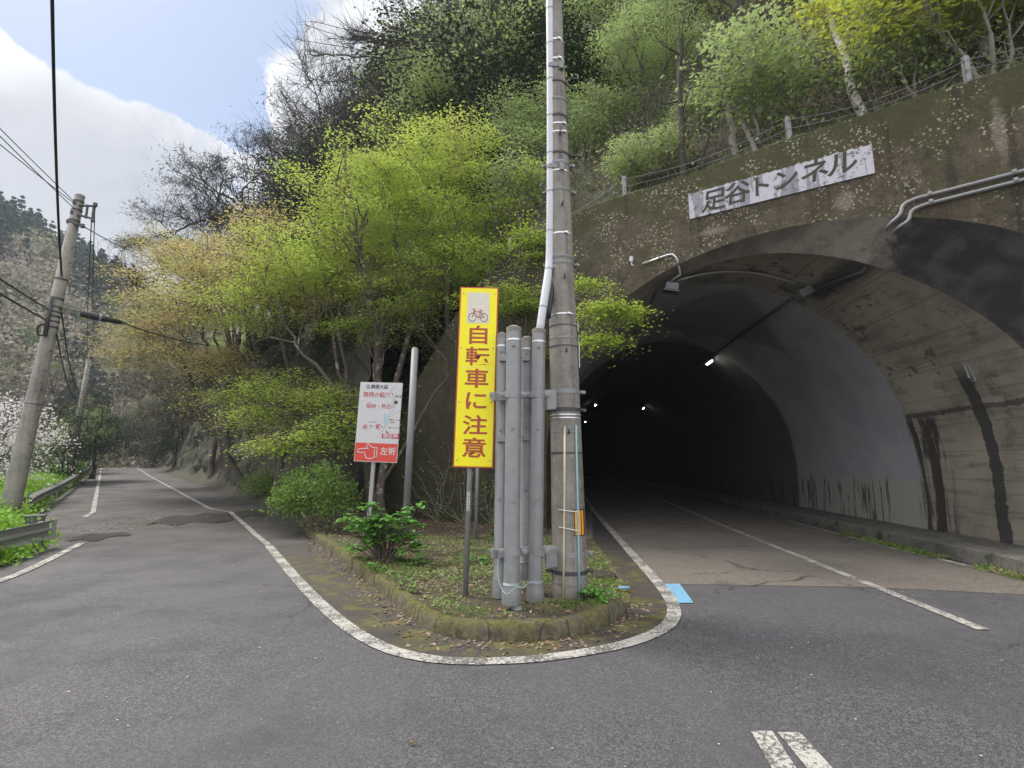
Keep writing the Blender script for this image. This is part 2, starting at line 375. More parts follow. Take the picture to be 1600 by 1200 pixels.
M['lf_maple_tan'] = leafm('leaf_maple_tan', (.46, .36, .18), (.44, .41, .17), (.36, .42, .12), .55, .35, .54)
M['lf_olive'] = leafm('leaf_olive', (.2, .27, .05), (.28, .34, .08), (.3, .3, .1))
M['lf_dark'] = leafm('leaf_evergreen', (.022, .04, .018), (.045, .07, .025), None, .2)
M['lf_pine'] = leafm('leaf_pine', (.05, .06, .066), (.08, .088, .085), None, .15)  # blue-grey tint: distance haze painted into the needle colour
M['lf_pale'] = leafm('leaf_pale_green', (.28, .38, .13), (.40, .50, .19), (.28, .34, .18))
M['lf_yellow'] = leafm('leaf_yellow_green', (.38, .44, .05), (.52, .55, .1))
M['lf_bush'] = leafm('leaf_bush', (.15, .26, .05), (.24, .38, .08))
M['lf_weed'] = leafm('leaf_weed', (.12, .19, .045), (.20, .28, .08), (.24, .21, .12), .3, 1.5, .52)
M['lf_hyd'] = leafm('leaf_hydrangea', (.10, .25, .04), (.17, .37, .08), None, .35)
M['lf_cover'] = leafm('leaf_ground_cover', (.16, .32, .03), (.26, .46, .06), None, .35)
M['lf_dead'] = leafm('leaf_dead', (.17, .115, .085), (.30, .22, .16), None, .15)
M['lf_cherry'] = leafm('petal_white', (.74, .72, .72), (.86, .85, .85), None, .4)
M['lf_azalea'] = leafm('petal_purple', (.20, .07, .22), (.3, .12, .32), None, .3)
M['lf_brown'] = leafm('bud_brown', (.24, .19, .15), (.32, .27, .2), (.38, .27, .22), .3)
M['lf_under'] = leafm('leaf_undergrowth', (.07, .12, .035), (.17, .23, .07), (.16, .13, .085), .3)
M['lf_far'] = leafm('leaf_far_conifer', (.04, .07, .06), (.07, .11, .08), None, .15)
M['lf_far_bud'] = leafm('leaf_far_bud', (.28, .26, .21), (.34, .34, .25), (.36, .30, .25), .3)
# ================================================================== ground and roads
def railx(y):      # x of the guardrail / verge line at distance y
    return float(np.interp(y, [-40, 0, 3, 8.2, 10.3, 15, 18, 28, 50, 62, 73, 110], [-4, -4.4, -5.6, -8.25, -9.35, -13.7, -15.9, -23.4, -40.6, -50, -57.8, -84]))
def gz(x, y):
    z = zl(y) * sstep(-x, .5, 4) - .05
    dx = railx(y) - .5 - x
    if dx > 0:
        z -= min(9, .12 * dx + .02 * dx * dx) if dx < 20 else 9 + 0 * dx
        if dx > 30: z += 0
    return z
def grid_mesh(name, xs, ys, zf, m, keep=None, smooth=True):
    nx, ny = len(xs), len(ys)
    v = [(x, y, zf(x, y)) for y in ys for x in xs]
    f = [(j * nx + i, j * nx + i + 1, (j + 1) * nx + i + 1, (j + 1) * nx + i) for j in range(ny - 1) for i in range(nx - 1)
         if keep is None or keep((xs[i] + xs[i + 1]) / 2, (ys[j] + ys[j + 1]) / 2)]
    mb = MB(); mb.v = v; mb.f = f; o = mb.build(name, m)
    bm = bmesh.new(); bm.from_mesh(o.data); bmesh.ops.delete(bm, geom=[q for q in bm.verts if not q.link_faces], context='VERTS'); bm.to_mesh(o.data); bm.free()
    if smooth: o.data.shade_smooth()
    return o
def axis_coords(lo, hi, fine0, fine1, st, far): # fine inside, coarse outside
    a = list(np.arange(fine0, fine1 + .001, st)); k = fine0; s_ = st
    while k > lo: s_ *= 1.35; k -= s_; a.insert(0, k)
    k = fine1; s_ = st
    while k < hi: s_ *= 1.35; k += s_; a.append(k)
    return a
ground = grid_mesh('ground', [max(-435, min(315, q)) for q in axis_coords(-420, 300, -70, 20, 1.0, 0)], [max(-275, min(475, q)) for q in axis_coords(-200, 420, -6, 90, 1.0, 0)], gz, M['forest_floor']); struct(ground)
# near asphalt: fan between the verge and the right side
ys = list(np.arange(-8, 12.01, .5)); mb = MB(); n = 30
for y in ys:
    x0 = railx(y) - .1
    for i in range(n): mb.v.append((x0 + (18 - x0) * i / (n - 1), y, 0))
for j in range(len(ys) - 1):
    for i in range(n - 1): mb.f.append((j * n + i, j * n + i + 1, (j + 1) * n + i + 1, (j + 1) * n + i))
road = struct(mb.build('road', M['asphalt']))
# side road along the foot of the hill
def side_pt(L, off, dz=0):     # L along the road from its mouth, off to the right of the guard rail
    y = 9 + L; x = railx(y) - .1 + off; return (x, y, zl(y) + dz)
mb = MB(); Ls = list(np.arange(3, 95, .75)); n = 12
for L in Ls:
    y = 9 + L; xr = F0[0] - (y - F0[1]) * .79 + .6 + .05 * math.sin(L)
    if y < 14.2: xr = F0[0] + .6 + (14.2 - y) * .35
    x0 = railx(y) - .1
    for i in range(n): mb.v.append((x0 + (xr - x0) * i / (n - 1), y, zl(y)))
for j in range(len(Ls) - 1):
    for i in range(n - 1): mb.f.append((j * n + i, j * n + i + 1, (j + 1) * n + i + 1, (j + 1) * n + i))
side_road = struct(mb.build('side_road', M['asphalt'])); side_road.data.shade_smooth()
# tunnel pavement starting at the seam
mb = MB(); Ts = [None] + list(np.arange(8, 130, 1.5)); n = 9
sm = [G(u, v) for u, v in ((955, 912), (1040, 913), (1130, 914), (1250, 916), (1350, 918), (1450, 922), (1550, 927), (1650, 932), (1760, 938))]
for k, T in enumerate(Ts):
    for i in range(n):
        lat = 1.0 + (6.7 - 1.0) * i / (n - 1)
        if T is None: p = Vector((sm[i][0], sm[i][1], .004))
        else: p = TL(lat if i else .1, max(T, 0) , .004)
        mb.v.append(tuple(p))
for j in range(len(Ts) - 1):
    for i in range(n - 1): mb.f.append((j * n + i, j * n + i + 1, (j + 1) * n + i + 1, (j + 1) * n + i))
struct(mb.build('tunnel_road', M['asphalt_tunnel']))
# ------------------------------------------------ painted lines
cv = [G(*p) for p in ((420, 853), (450, 890), (490, 935), (540, 980), (600, 1015), (660, 1030), (720, 1035), (785, 1034), (850, 1030), (950, 1015), (1015, 996), (1050, 975), (1056, 950), (1035, 918), (1000, 880), (960, 835), (925, 795))]
def tl_line(lat0, T0, lat1, T1, n=60): return [tuple(TL(lat0 + (lat1 - lat0) * k / n, T0 + (T1 - T0) * k / n).xy) for k in range(n + 1)]
crv = smooth_line(cv, 120)
kerbline_end = crv[-1]
struct(strip('road_marking_curve', crv, .15, M['white_paint'], .009))
struct(strip('road_marking_tunnel_edge', [tuple(crv[-1])] + tl_line(1.09, 20.5, 1.0, 120), .15, M['white_paint'], .009))
cl = [G(1537, 985), G(1350, 910), G(1150, 830), G(1020, 775)]
struct(strip('road_marking_centre', smooth_line(cl, 40) , .13, M['white_paint'], .009))
struct(strip('road_marking_centre_far', [tuple(smooth_line(cl, 40)[-1])] + tl_line(4.0, 32, 3.6, 120), .13, M['white_paint_worn'], .009))
struct(strip('road_marking_right_edge', [G(1900, 975)] + [G(1600, 905), G(1400, 858), G(1200, 805)] + tl_line(6.35, 22, 6.3, 120), .13, M['white_paint'], .009))
for a, b, c_, d_ in (((1173, 1144), (1207, 1144), (1262, 1215), (1213, 1215)), ((1215, 1146), (1250, 1146), (1318, 1215), (1272, 1215))):
    mb = MB(); pts = [G(*p) for p in (a, b)]; q = [G(*p) for p in (c_, d_)]
    dx, dy = q[1][0] - pts[0][0], q[1][1] - pts[0][1]; k = 4
    mb.quad((pts[0][0] + dx * k, pts[0][1] + dy * k, .008), (pts[1][0] + dx * k, pts[1][1] + dy * k, .008), (*pts[1], .008), (*pts[0], .008))
    struct(mb.build('road_marking_double', M['white_paint']))
mb = MB(); q = [G(*p) for p in ((1036, 913), (1062, 913), (1084, 943), (1060, 943))]
mb.quad(*[(a, b, .0085) for a, b in q[::-1]]); struct(mb.build('road_marking_blue', M['blue_paint']))
# side-road lines
def sr(xoff, y0, y1, n=60):
    return [((-.79 * (y - 16) + xoff), y) for y in np.linspace(y0, y1, n)]
zs = lambda x, y: zl(y)
struct(strip('road_marking_side_right', [G(357, 806)] + sr(-8.9, 17.5, 75), .12, M['white_paint'], .012, zf=zs))
struct(strip('road_marking_side_left', [(-12.35, 15.2)] + sr(-12.75, 16.5, 75), .13, M['white_paint_worn'], .012, zf=zs))
struct(strip('road_marking_side_near', smooth_line([G(-260, 985), G(0, 911), G(70, 879), G(128, 849)], 30), .13, M['white_paint_worn'], .012))
struct(strip('road_marking_short', smooth_line([G(359, 806), G(384, 824), G(402, 838), G(419, 852)], 20), .12, M['white_paint'], .013, zf=zs))
# ------------------------------------------------ traffic island with mossy kerb
kb = [G(u, v) for u, v in ((478, 836), (515, 862), (560, 898), (600, 930), (630, 958), (668, 988), (715, 1001), (800, 1004), (890, 998), (950, 980), (984, 952), (988, 932), (972, 908), (950, 872), (926, 842))]
kb = smooth_line(kb, 90)
KH = .15
tn = np.gradient(kb, axis=0); tn /= np.linalg.norm(tn, axis=1)[:, None]; nin = np.stack([-tn[:, 1], tn[:, 0]], 1)   # left of travel = inward
rgk = np.random.default_rng(3)
mb = MB(); NK = len(kb); prof = [(0, -.06), (0, .0), (.006, .07), (.02, KH - .02), (.045, KH), (.13, KH + .004), (.16, KH - .02), (.17, 0)]
for i in range(NK):
    hgt = 1 - .93 * (sstep(kb[i][1], 5.75, 6.35) if kb[i][0] > .8 else 0)
    hgt *= sstep(i, -3, 7) * .3 + .7
    for (o_, z_) in prof:
        j = rgk.normal(0, .004, 3); mb.v.append((kb[i][0] + nin[i][0] * (o_ + j[0]), kb[i][1] + nin[i][1] * (o_ + j[1]), z_ * hgt + j[2]))
K = len(prof)
for i in range(NK - 1):
    if i % 11 == 10 and False: continue
    for k in range(K - 1): mb.f.append((i * K + k, (i + 1) * K + k, (i + 1) * K + k + 1, i * K + k + 1))
kerb = struct(mb.build('kerb', M['kerb'])); kerb.data.shade_smooth()
for i in (0, NK - 1): pass
# soil inside
inner = [tuple(kb[i] + nin[i] * .12) for i in range(0, NK, 2)]
back = [tuple(PW(s_, 0, -.01).xy) for s_ in np.linspace(-1.05, -6.7, 20)] + [(-4.6, 14.9), (-5.2, 14.0), (-4.9, 12.6)]
poly = inner + back
def in_poly(x, y, pl=poly):
    c_ = False; j = len(pl) - 1
    for i in range(len(pl)):
        if (pl[i][1] > y) != (pl[j][1] > y) and x < (pl[j][0] - pl[i][0]) * (y - pl[i][1]) / (pl[j][1] - pl[i][1]) + pl[i][0]: c_ = not c_
        j = i
    return c_
def soil_z(x, y):
    r = 1 - .82 * sstep(x, .8, 1.1) * sstep(y, 5.6, 6.2)
    return (.135 + .025 * noise2(x * 3, y * 3) + .02 * noise2(x * 9, y * 8)) * r
bm = bmesh.new(); vs = [bm.verts.new((p[0], p[1], 0)) for p in poly]; bm.faces.new(vs)
bmesh.ops.triangulate(bm, faces=bm.faces[:])
for _ in range(4): bmesh.ops.subdivide_edges(bm, edges=[e for e in bm.edges if e.calc_length() > .3], cuts=1, use_grid_fill=True)
bmesh.ops.triangulate(bm, faces=bm.faces[:])
for v in bm.verts: v.co.z = soil_z(v.co.x, v.co.y)
me = bpy.data.meshes.new('island_soil'); bm.to_mesh(me); bm.free(); me.shade_smooth()
struct(link('island_soil', me, None, M['soil']))
# mossy gutter strip between the kerb and the white line
mb = MB(); outer = resample(crv, 90); n = 90; kb_d = resample([tuple(q) for q in kb], 400); last_ = 0
for i in range(n):
    b = outer[i]; seg_ = kb_d[last_:min(400, last_ + 40)]; last_ += int(np.argmin(((seg_ - b) ** 2).sum(1))); last_ = min(last_, 399)
    if i == n - 1: last_ = 399
    a = kb_d[last_]; k_ = np.random.default_rng(i).normal() * .0
    mb.v += [(a[0], a[1], .0045), ((a[0] + b[0]) / 2, (a[1] + b[1]) / 2, .0045), (b[0], b[1], .0045)]
for i in range(n - 1):
    for k in range(2): mb.f.append((i * 3 + k, i * 3 + k + 1, i * 3 + k + 4, i * 3 + k + 3))
struct(mb.build('gutter_strip', M['asphalt_moss']))
# ================================================================== hillside
def keep_h(x, y):
    s_ = (x - P0[0]) * PD[0] + (y - P0[1]) * PD[1]; d1 = (x - P0[0]) * PN[0] + (y - P0[1]) * PN[1]
    d2 = (x - F0[0]) * NR[0] + (y - F0[1]) * NR[1]
    if s_ > -6.9: return d1 > .42
    return d2 > -1.2
# terrain in a frame aligned with the wall so that its edge stays clean
mb = MB(); ss = list(np.arange(-110, 40, 1.0)); bs = [.45] + list(np.arange(1, 30, .8)) + list(np.arange(30, 62, 3.0))
for b in bs:
    for s_ in ss:
        p = PW(s_, 0, b); mb.v.append((p.x, p.y, hill(p.x, p.y) - .02))
n = len(ss)
for j in range(len(bs) - 1):
    for i in range(n - 1):
        c_ = PW((ss[i] + ss[i + 1]) / 2, 0, (bs[j] + bs[j + 1]) / 2)
        d2 = (c_.x - F0[0]) * NR[0] + (c_.y - F0[1]) * NR[1]
        if d2 > -1.6: mb.f.append((j * n + i, j * n + i + 1, (j + 1) * n + i + 1, (j + 1) * n + i))
hs = mb.build('hillside', M['forest_floor']); hs.data.shade_smooth(); struct(hs)
bm = bmesh.new(); bm.from_mesh(hs.data); bmesh.ops.delete(bm, geom=[q for q in bm.verts if not q.link_faces], context='VERTS'); bm.to_mesh(hs.data); bm.free()
# rock cutting along the side road: a rough face standing just in front of the slope
mb = MB(); Ls = np.arange(-.5, 80, .4); hh = np.arange(0, 7.6, .35); rgr = np.random.default_rng(11)
for L in Ls:
    for h in hh:
        off = .45 + .62 * (h / 2.6) * .62 + .45 * noise2(L * 1.1, h * 1.4 + 5) + .18 * noise2(L * 3.3 + 4, h * 3.7) + .07 * rgr.normal()
        x = F0[0] + RD[0] * L + NR[0] * off; y = F0[1] + RD[1] * L + NR[1] * off
        mb.v.append((x, y, zl(y) - .1 + h + .12 * noise2(L * 4, h * 5)))
n = len(hh)
for j in range(len(Ls) - 1):
    for i in range(n - 1): mb.f.append((j * n + i, (j + 1) * n + i, (j + 1) * n + i + 1, j * n + i + 1))
rock = struct(mb.build('rock_face', M['rock']))
# ================================================================== far mountain across the valley
def far_h(az, r):
    ridge = float(np.interp(az, [-80, -52, -47, -44.6, -42.4, -38.7, -35, -30, -15], [60, 67, 66, 62, 56, 50, 44, 42, 40]))
    base = -7
    k = sstep(r, 62, 205)
    h = base + (ridge - base) * (k ** .85) + 3.5 * noise2(az * .8, r * .06) * k + 1.6 * noise2(az * 2.7, r * .15) * k
    return h
azs = np.arange(-86, -12, 1.0); rs = np.r_[np.arange(56, 215, 5.0), np.arange(215, 330, 18)]
mb = MB()
for r_ in rs:
    for a_ in azs: mb.v.append((r_ * math.sin(R(a_)), r_ * math.cos(R(a_)), far_h(a_, r_)))
n = len(azs)
for j in range(len(rs) - 1):
    for i in range(n - 1): mb.f.append((j * n + i, j * n + i + 1, (j + 1) * n + i + 1, (j + 1) * n + i))
fm = struct(mb.build('mountain', M['forest_floor'])); fm.data.shade_smooth()
# ================================================================== tunnel
OPEN = [(-1.05, 0), (-1.04, 1.2), (-1.02, 2.2), (-.8, 3.2), (-.35, 4.05), (.1, 4.6), (.5, 4.92), (1.16, 5.36), (2.16, 5.8), (3.5, 6.05), (4.48, 6.07), (5.34, 5.97), (6.13, 5.77), (6.82, 5.5), (7.42, 5.17), (8.0, 4.6), (8.45, 3.8), (8.7, 2.8), (8.78, 1.5), (8.8, 0)]
LC = 3.62
half = [(4.0, 0), (4.03, 1.0), (4.02, 1.7), (3.93, 2.5), (3.6, 3.46), (3.1, 4.2), (2.35, 4.95), (1.3, 5.6), (0, 5.88)]
VP_ = [(LC - a, b) for a, b in half] + [(LC + a, b) for a, b in half[::-1][1:]]
NP_ = 61
op = smooth_line(OPEN, NP_, 2); vp = smooth_line(VP_, NP_, 2)
def topz(s_): return float(np.interp(s_, [-6.95, -6.6, -5.25, -3.98, -2.8, -1.8, -.67, .36, 2.5, 4.4, 16], [.25, .95, 3.85, 5.5, 6.6, 7.2, 7.5, 7.66, 7.72, 7.85, 8.1]))
portal = thing('tunnel', 'concrete road tunnel with a mossy brown portal wall and dark arched bore', 'tunnel', (P0[0], P0[1], 0))
def pch(o):  # parent keeping world coordinates
    o.parent = portal; o.matrix_parent_inverse = Matrix.Translation((-P0[0], -P0[1], 0)); return o
# portal material
m, t, c = mat('portal_wall_moss')
px_, py_, pz_ = t.xyz(c)
a = t.noise(c, .8, 8, .68); b = t.noise(c, 4.5, 7, .72); f = t.noise(c, 26, 4, .7); g2 = t.noise(t.vscale(c, (4, 4, .3)), 1, 5, .6)
col = t.mix(t.step(b, .3, .7), (.036, .029, .018), (.105, .085, .056))
col = t.mix(t.m('MULTIPLY', t.step(a, .47, .62), .45), col, (.09, .07, .048))
mossf = t.m('ADD', t.m('MULTIPLY', t.step(pz_, 6.7, 7.8), .33), t.noise(c, 1.5, 7, .72))
col = t.mix(t.m('MULTIPLY', t.step(mossf, .50, .68), t.step(f, .25, .6, .35, 1)), col, (.048, .050, .014))
lowd = t.step(t.m('ADD', pz_, t.m('MULTIPLY', a, 2.0)), 3.2, 6.2, 1, 0)
lowd = t.m('MAXIMUM', lowd, t.step(t.m('ADD', px_, t.m('MULTIPLY', a, 2.0)), 1.4, 3.4, .75, 0))
col = t.mix(t.m('MULTIPLY', lowd, .8), col, (.026, .025, .013))
col = t.mix(t.m('MULTIPLY', lowd, t.m('MULTIPLY', t.step(t.noise(c, 3.2, 7, .75), .52, .6), .8)), col, (.05, .056, .016))
col = t.mix(t.m('MULTIPLY', t.step(g2, .56, .66), .65), col, (.018, .015, .010))
li = t.m('MULTIPLY', t.m('LESS_THAN', t.vor(c, 16), t.m('MULTIPLY', t.noise(c, 40, 2), .62)), t.step(t.noise(c, 1.3, 4, .65), .46, .58))
li = t.m('MULTIPLY', li, t.step(pz_, 4.6, 5.6))
col = t.mix(t.m('MULTIPLY', li, .8), col, (.36, .35, .26))
l2 = t.m('MULTIPLY', t.m('MULTIPLY', t.step(t.noise(c, 55, 4, .75), .57, .62), t.step(t.noise(c, 2.0, 5, .7), .47, .6)), t.step(pz_, 4.4, 5.4))
col = t.mix(t.m('MULTIPLY', l2, .6), col, (.26, .24, .17))
# pale patch where a bracket was, right under the plate, and rain-washed streak on the right
for (s_, z_, rx, rz) in ((5.22, 6.32, .16, .26), (2.95, 6.33, .3, .12), (7.35, 6.9, .10, .75)):
    q = PW(s_, z_)
    ds = t.n('ShaderNodeVectorMath', {0: t.n('ShaderNodeVectorMath', {0: c, 1: tuple(q)}, operation='SUBTRACT').outputs[0], 1: (.7 / rx, .7 / rx, 1 / rz)}, operation='MULTIPLY').outputs[0]
    ln = t.n('ShaderNodeVectorMath', {0: ds}, operation='LENGTH').outputs['Value']
    col = t.mix(t.m('MULTIPLY', t.step(t.m('ADD', ln, t.m('ADD', t.m('MULTIPLY', b, 1.5), t.m('MULTIPLY', f, .5))), 1.45, 1.8, 1, 0), .6), col, (.22, .19, .165))
t.out(col, .95, t.bump(t.m('ADD', b, t.m('MULTIPLY', f, .5)), .9, .05)); M['portal'] = m
m, t, c = mat('portal_soffit_dark'); sx_, sy_, sz0 = t.xyz(c)
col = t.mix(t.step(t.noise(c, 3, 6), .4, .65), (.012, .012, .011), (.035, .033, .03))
col = t.mix(t.step(t.m('ADD', sx_, t.m('MULTIPLY', t.noise(c, 2, 5, .7), 1.5)), 7.1, 7.6, .9, 0), col, t.mix(t.step(t.noise(c, 1.5, 7, .7), .4, .6), (.11, .098, .082), (.18, .165, .14)))  # near black toward the right, brown-grey elsewhere
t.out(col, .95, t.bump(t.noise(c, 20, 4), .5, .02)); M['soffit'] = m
m, t, c = mat('drain_soot'); col = t.mix(t.step(t.noise(c, 3, 6), .4, .65), (.012, .012, .011), (.035, .033, .03)); t.out(col, .95); M['soot'] = m
# wall front/back built as vertical strips
def wall_strips():
    svals = sorted(set([-6.95, -6.6] + list(np.round(np.arange(-6.2, 16.01, .35), 3)) + [float(round(q[0], 4)) for q in op]))
    left = op[:NP_ // 2 + 1]
    oz = lambda s_: float(np.interp(s_, [q[0] for q in op if True], [q[1] for q in op]))
    mb = MB(); th = .5
    s_arr = [q[0] for q in op]
    def low(s_): return -.2 if (s_ < op[0][0] - 1e-6 or s_ > op[-1][0] + 1e-6) else float(np.interp(s_, s_arr, [q[1] for q in op]))
    for a_, b_ in zip(svals[:-1], svals[1:]):
        mid = (a_ + b_) / 2; outside = mid < op[0][0] or mid > op[-1][0]
        la, lb = (-.2, -.2) if outside else (low(a_), low(b_))
        nz = 8
        for k in range(nz):
            za0 = la + (topz(a_) - la) * k / nz; za1 = la + (topz(a_) - la) * (k + 1) / nz
            zb0 = lb + (topz(b_) - lb) * k / nz; zb1 = lb + (topz(b_) - lb) * (k + 1) / nz
            mb.quad(PW(a_, za0), PW(b_, zb0), PW(b_, zb1), PW(a_, za1))
        mb.quad(PW(a_, la, th), PW(a_, topz(a_), th), PW(b_, topz(b_), th), PW(b_, lb, th))
        mb.quad(PW(a_, topz(a_)), PW(b_, topz(b_)), PW(b_, topz(b_), th), PW(a_, topz(a_), th))
    mb.quad(PW(-6.95, -.2), PW(-6.95, .25), PW(-6.95, .25, th), PW(-6.95, -.2, th))
    o = mb.build('portal_wall', M['portal'])
    bm = bmesh.new(); bm.from_mesh(o.data); bmesh.ops.remove_doubles(bm, verts=bm.verts, dist=.0005); bm.to_mesh(o.data); bm.free()
    return o
pwall = pch(wall_strips())
# soffit: from the opening edge back to the bore
def axis_back(p, k): return Vector((p[0] + AXD[0] * k, p[1] + AXD[1] * k, p[2]))
mb = MB(); r0 = [PW(a, b) for a, b in op]
def portalT(lat):   # axial position of the portal plane at a given lateral
    s_ = (lat - .56) / .888; p = PW(s_, 0); return p.x * AXD[0] + p.y * AXD[1]
r1 = []
for lat, z_ in vp:
    lat2 = lat; p = Vector((lat2 * AND[0] + (portalT(lat2) + .42) * AXD[0], lat2 * AND[1] + (portalT(lat2) + .42) * AXD[1], z_)); r1.append(p)
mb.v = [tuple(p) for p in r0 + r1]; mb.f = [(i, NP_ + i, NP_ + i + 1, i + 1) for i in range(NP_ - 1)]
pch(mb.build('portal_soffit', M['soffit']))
# bore lining
m, t, c = mat('tunnel_lining')
sx, sy, sz_ = t.xyz(c)
T_ = t.m('ADD', t.m('MULTIPLY', sx, AXD[0]), t.m('MULTIPLY', sy, AXD[1]))
lat_ = t.m('ADD', t.m('MULTIPLY', sx, AND[0]), t.m('MULTIPLY', sy, AND[1]))
a = t.noise(c, .9, 7, .65); b = t.noise(c, 5, 6, .7); st = t.noise(t.vscale(c, (3.2, 3.2, .3)), 1, 6, .65); st2 = t.noise(t.vscale(c, (7, 7, .5)), 1, 6, .7)
Tj = t.m('ADD', T_, t.m('MULTIPLY', t.m('SUBTRACT', b, .5), .22))
con = t.mix(t.step(a, .35, .65), (.19, .168, .135), (.275, .248, .205))
con = t.mix(t.m('MULTIPLY', t.step(t.noise(t.vscale(c, (.7, .7, 7)), 1, 4, .6), .5, .62), .4), con, (.085, .075, .06))
con = t.mix(t.m('MULTIPLY', t.step(t.noise(c, 1.4, 7, .75), .55, .66), .55), con, (.05, .045, .036))
con = t.mix(t.m('MULTIPLY', t.m('LESS_THAN', t.m('ABSOLUTE', t.m('SUBTRACT', t.m('FRACT', t.m('MULTIPLY', sz_, 1.9)), .5)), .02), .35), con, (.05, .045, .038))
pnt = t.mix(t.step(a, .3, .7), (.22, .225, .25), (.29, .29, .31))
# grey paint from the second ring on
fpaint = t.step(Tj, 11.9, 12.0)
col = t.mix(fpaint, con, pnt)
# bare lower wall under the paint, with run-off streaks
fl = t.m('MULTIPLY', fpaint, t.step(t.m('ADD', sz_, t.m('MULTIPLY', b, .1)), 1.27, 1.3, 1, 0))
col = t.mix(fl, col, (.27, .265, .245))
stz = t.m('MULTIPLY', t.m('MULTIPLY', t.step(st2, .52, .57), t.step(t.m('ADD', sz_, t.m('MULTIPLY', st, .9)), 1.45, 1.75, 1, 0)), t.step(T_, 12.8, 13.2))
col = t.mix(t.m('MULTIPLY', stz, .88), col, (.028, .024, .02))
# broad seepage stain near T = 11 to 12 and the dark movement joint at T = 9.95
band = t.m('MULTIPLY', t.step(Tj, 10.9, 11.2), t.step(Tj, 12.1, 11.9))
sp = t.m('MULTIPLY', t.m('MULTIPLY', band, t.step(st, .42, .5)), t.step(sz_, 2.75, 2.45))
col = t.mix(t.m('MULTIPLY', sp, .93), col, (.02, .018, .016))
jn = t.m('MULTIPLY', t.m('LESS_THAN', t.m('ABSOLUTE', t.m('SUBTRACT', t.m('ADD', Tj, t.m('MULTIPLY', t.m('SUBTRACT', a, .5), .3)), 9.95)), .13), t.step(sz_, 3.6, 3.0))
col = t.mix(t.m('MULTIPLY', jn, .9), col, (.022, .022, .024))
led = t.m('MULTIPLY', t.m('LESS_THAN', t.m('ABSOLUTE', t.m('SUBTRACT', t.m('ADD', sz_, t.m('MULTIPLY', t.m('SUBTRACT', b, .5), .16)), 2.62)), .05), t.step(T_, 12.0, 11.9))
col = t.mix(t.m('MULTIPLY', led, .75), col, (.03, .028, .024))
sl = t.m('MULTIPLY', t.m('MULTIPLY', t.step(t.noise(c, 2.3, 6, .7), .56, .62), t.step(T_, 12, 11.6)), t.m('MULTIPLY', t.step(T_, 9.6, 10.4), t.step(sz_, 2.7, 3.2)))
col = t.mix(t.m('MULTIPLY', sl, .75), col, (.03, .028, .024))
# dark tone: heavy near the mouth on the upper right, streak along the pipes and a diamond patch on the crown
so = t.m('MULTIPLY', t.step(t.m('ADD', lat_, t.m('MULTIPLY', b, .8)), 5.8, 6.5), t.step(t.m('ADD', T_, t.m('MULTIPLY', b, 1.2)), 7.9, 9.3, 1, 0))
so = t.m('MULTIPLY', so, t.step(sz_, 2.9, 3.9))
col = t.mix(t.m('MULTIPLY', so, .94), col, (.012, .012, .012))
s2 = t.m('MULTIPLY', t.step(t.m('ABSOLUTE', t.m('SUBTRACT', t.m('ADD', lat_, t.m('MULTIPLY', b, .25)), 5.62)), .10, .28, 1, 0), t.m('MULTIPLY', t.step(T_, 11.6, 11.2), t.step(sz_, 3.8, 4.2)))
col = t.mix(t.m('MULTIPLY', s2, .8), col, (.028, .027, .026))
dp = t.m('MULTIPLY', t.step(t.m('ADD', t.m('ADD', t.m('ABSOLUTE', t.m('SUBTRACT', lat_, 4.3)), t.m('MULTIPLY', t.m('ABSOLUTE', t.m('SUBTRACT', T_, 14.6)), .8)), b), 2.3, 2.6, 1, 0), t.step(sz_, 4.2, 4.7))
col = t.mix(t.m('MULTIPLY', dp, .5), col, (.055, .055, .05))
# past the paint, tunnel darkness put into the colour deeper inside
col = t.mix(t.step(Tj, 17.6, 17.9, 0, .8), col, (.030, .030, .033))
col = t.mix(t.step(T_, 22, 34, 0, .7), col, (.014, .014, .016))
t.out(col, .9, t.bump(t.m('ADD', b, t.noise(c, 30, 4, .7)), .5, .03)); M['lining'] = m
rings = [r1]
for T in [16.0, 18, 20, 23, 26, 30, 35] + list(range(40, 131, 5)):
    rings.append([TL(lat, T, z_) for lat, z_ in vp])
# extra rings between the skewed ring and the first square one
mid = []
for k in (.25, .5, .75): mid.append([a_.lerp(b_, k) for a_, b_ in zip(r1, rings[1])])
rings = [r1] + mid + rings[1:]
mb = MB()
for rg_ in rings: mb.v += [tuple(p) for p in rg_]
for j in range(len(rings) - 1):
    for i in range(NP_ - 1): mb.f.append((j * NP_ + i, (j + 1) * NP_ + i, (j + 1) * NP_ + i + 1, j * NP_ + i + 1))
mb.f.append(tuple((len(rings) - 1) * NP_ + i for i in range(NP_)))
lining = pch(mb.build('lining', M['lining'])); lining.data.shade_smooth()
# outer shell keeps daylight out
mb = MB()
for rg_ in rings:
    cx = sum((p for p in rg_), Vector()) / NP_
    mb.v += [tuple(p + (p - Vector((cx.x, cx.y, 2))).normalized() * .35) for p in rg_]
for j in range(1, len(rings) - 1):
    for i in range(NP_ - 1): mb.f.append((j * NP_ + i, j * NP_ + i + 1, (j + 1) * NP_ + i + 1, (j + 1) * NP_ + i))
pch(mb.build('outer_shell', M['soot']))
